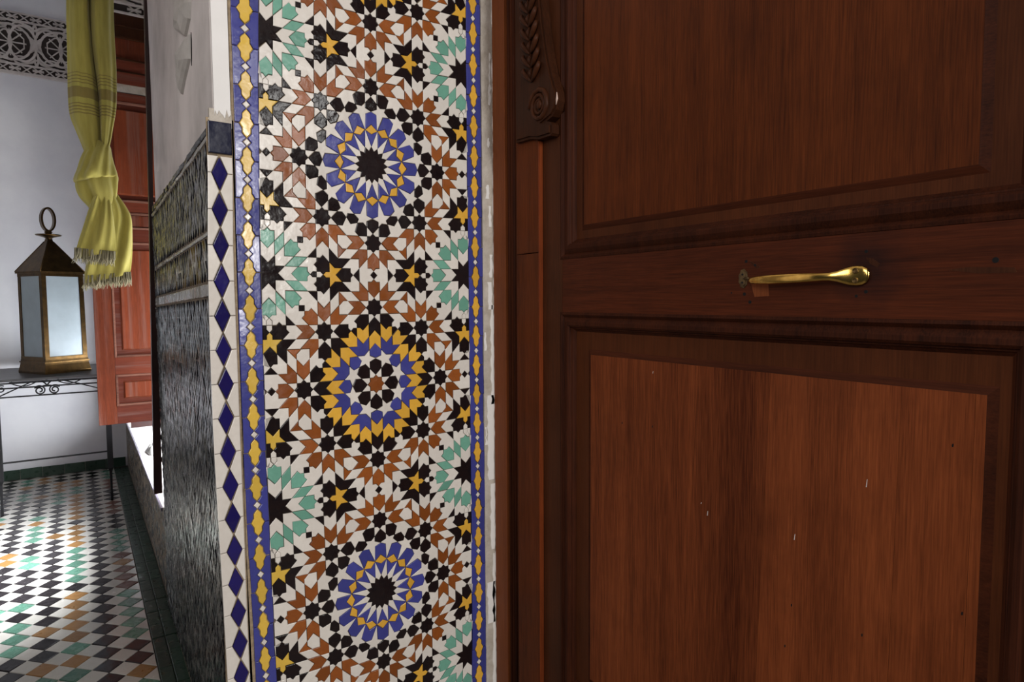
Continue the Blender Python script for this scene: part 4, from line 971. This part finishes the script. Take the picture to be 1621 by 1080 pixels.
def cloth(name, rows, y0, depth, folds, seed, n=72, parent=None, diag=0.0, sub=6, mat=None):
    """rows = (b, left, right) on the drawing grid; smooth loft with folds running down"""
    rg = random.Random(seed); rings = []; phs = [rg.uniform(0, 6.28) for _ in range(8)]
    rr = []
    for i in range(len(rows) - 1):
        for k in range(sub):
            t = k / sub; P = [rows[max(i - 1, 0)], rows[i], rows[i + 1], rows[min(i + 2, len(rows) - 1)]]
            cr = lambda q: 0.5 * (2 * P[1][q] + (P[2][q] - P[0][q]) * t + (2 * P[0][q] - 5 * P[1][q] + 4 * P[2][q] - P[3][q]) * t * t + (-P[0][q] + 3 * P[1][q] - 3 * P[2][q] + P[3][q]) * t ** 3)
            rr.append([cr(0), cr(1), cr(2)] + [cr(3) if len(rows[0]) > 3 else 1.0])
    rr.append(list(rows[-1]) + ([1.0] if len(rows[0]) < 4 else []))
    for (b_, l, r__, dm) in rr:
        c = (l + r__) / 2; w = (r__ - l) / 2; ring = []
        for k in range(n):
            a = 2 * math.pi * k / n
            sxx, syy = math.cos(a), math.sin(a)
            ph = diag * b_
            fd = sum(am * math.sin(fq * a + phs[i] + ph * (1 + 0.2 * i) + 0.01 * b_) for i, (fq, am) in enumerate(folds))
            edge = abs(syy)
            xx = c + w * sxx * (1 + 0.25 * fd * edge)
            yy = y0 + depth * dm * (syy * (1 + fd) )
            px, pz = cp(xx, b_)
            ring.append((px, yy, pz))
        rings.append(ring)
    m_ = MB(); m_.loft(rings, True, True); return m_.build(name, mat or CLOTH, parent or ct)
F1 = [(2, 0.14), (3, 0.20), (5, 0.12), (11, 0.04)]
cloth('hanging_fold', [(-160, 108, 141), (0, 105, 140), (60, 106, 144), (110, 107, 149), (150, 108, 154), (180, 111, 157), (205, 120, 160), (228, 129, 161), (245, 135, 162)], CY + 0.05, 0.42, F1, 1)
cloth('hanging_fold', [(-160, 140, 178), (0, 142, 179), (60, 144, 181), (110, 150, 184), (150, 155, 185), (180, 157, 184), (205, 158, 180), (228, 159, 176), (245, 158, 172)], CY - 0.06, 0.42, F1, 2)
cloth('hanging_fold', [(-160, 125, 165), (0, 128, 165), (110, 132, 168), (180, 140, 170), (228, 145, 168), (245, 146, 166)], CY + 0.30, 0.22, F1, 3)
cloth('knot_wrap', [(226, 142, 158, .5), (236, 135, 174, .8), (252, 127, 178, 1.0), (268, 122, 182, 1.1), (281, 117, 186, 1.2), (288, 118, 187, 1.1), (289, 124, 182, .8)], CY - 0.05, 0.48, [(3, 0.16), (8, 0.10), (13, 0.06)], 4, diag=0.055)
cloth('knot_wrap', [(276, 126, 180, .8), (288, 120, 188, 1.0), (300, 121, 188, 1.05), (314, 127, 187, 1.0), (328, 138, 184, .8), (338, 146, 178, .6)], CY - 0.05, 0.42, [(4, 0.2), (9, 0.12), (14, 0.05)], 5, diag=-0.06)
cloth('tail', [(302, 160, 178, .6), (318, 160, 188, .8), (340, 160, 202, .9), (360, 155, 211, 1.0), (388, 146, 213, 1.0), (420, 138, 213, .9), (444, 134, 211, .7), (454, 134, 208, .6)], CY + 0.05, 0.30, [(4, 0.30), (7, 0.2), (12, 0.08)], 6, diag=0.02)
cloth('tail', [(300, 159, 168, .6), (315, 149, 172, .9), (335, 141, 177, 1.0), (360, 133, 181, 1.0), (385, 125, 184, .9), (402, 121, 184, .7), (412, 124, 184, .6)], CY - 0.26, 0.24, [(3, 0.28), (7, 0.18), (12, 0.07)], 7, diag=0.03)
def fringe(p0, p1, y, n, ln_, seed, lean=0.0):
    rg = random.Random(seed); m_ = MB()
    for i in range(n):
        t = (i + rg.random()) / n; a = p0[0] + (p1[0] - p0[0]) * t; b_ = p0[1] + (p1[1] - p0[1]) * t
        x, z = cp(a, b_); L_ = ln_ * rg.uniform(0.6, 1.2); yy = y + rg.uniform(-0.14, 0.14)
        dx = rg.gauss(lean, 0.10)
        m_.tube([(x, yy, z + 0.12), (x + dx * 0.4 * L_, yy + rg.gauss(0, .03), z - L_ * 0.5), (x + dx * L_ + rg.gauss(0, .04), yy + rg.gauss(0, .05), z - L_)], [0.022, 0.018, 0.006], 4)
    o = m_.build('fringe', FRINGE, ct); o['kind'] = 'stuff'; return o
fringe((120, 400), (184, 418), CY - 0.32, 130, 0.34, 1, -0.15)
fringe((134, 447), (210, 456), CY - 0.0, 150, 0.34, 2, -0.05)

# ------------------------------------------------------------------ crumpled cloth on the bench
m_ = MB(); rg = random.Random(8); rings = []
for i, (s_, h) in enumerate(((1.0, 0.0), (1.02, 0.05), (0.85, 0.14), (0.5, 0.24), (0.2, 0.27))):
    rings.append([(-2.52 + 0.24 * s_ * math.cos(a) * (1 + 0.18 * math.sin(3 * a + i)), 17.95 + 0.75 * s_ * math.sin(a) * (1 + 0.14 * math.sin(2 * a + i)), 3.11 + h * (1 + 0.35 * math.sin(4 * a + i))) for a in (2 * math.pi * k / 24 for k in range(24))])
m_.loft(rings); tag(m_.build('cloth', RAG, None, (-2.52, 17.95, 3.11)), 'small crumpled grey cloth lying on the sunlit white bench', 'cloth')
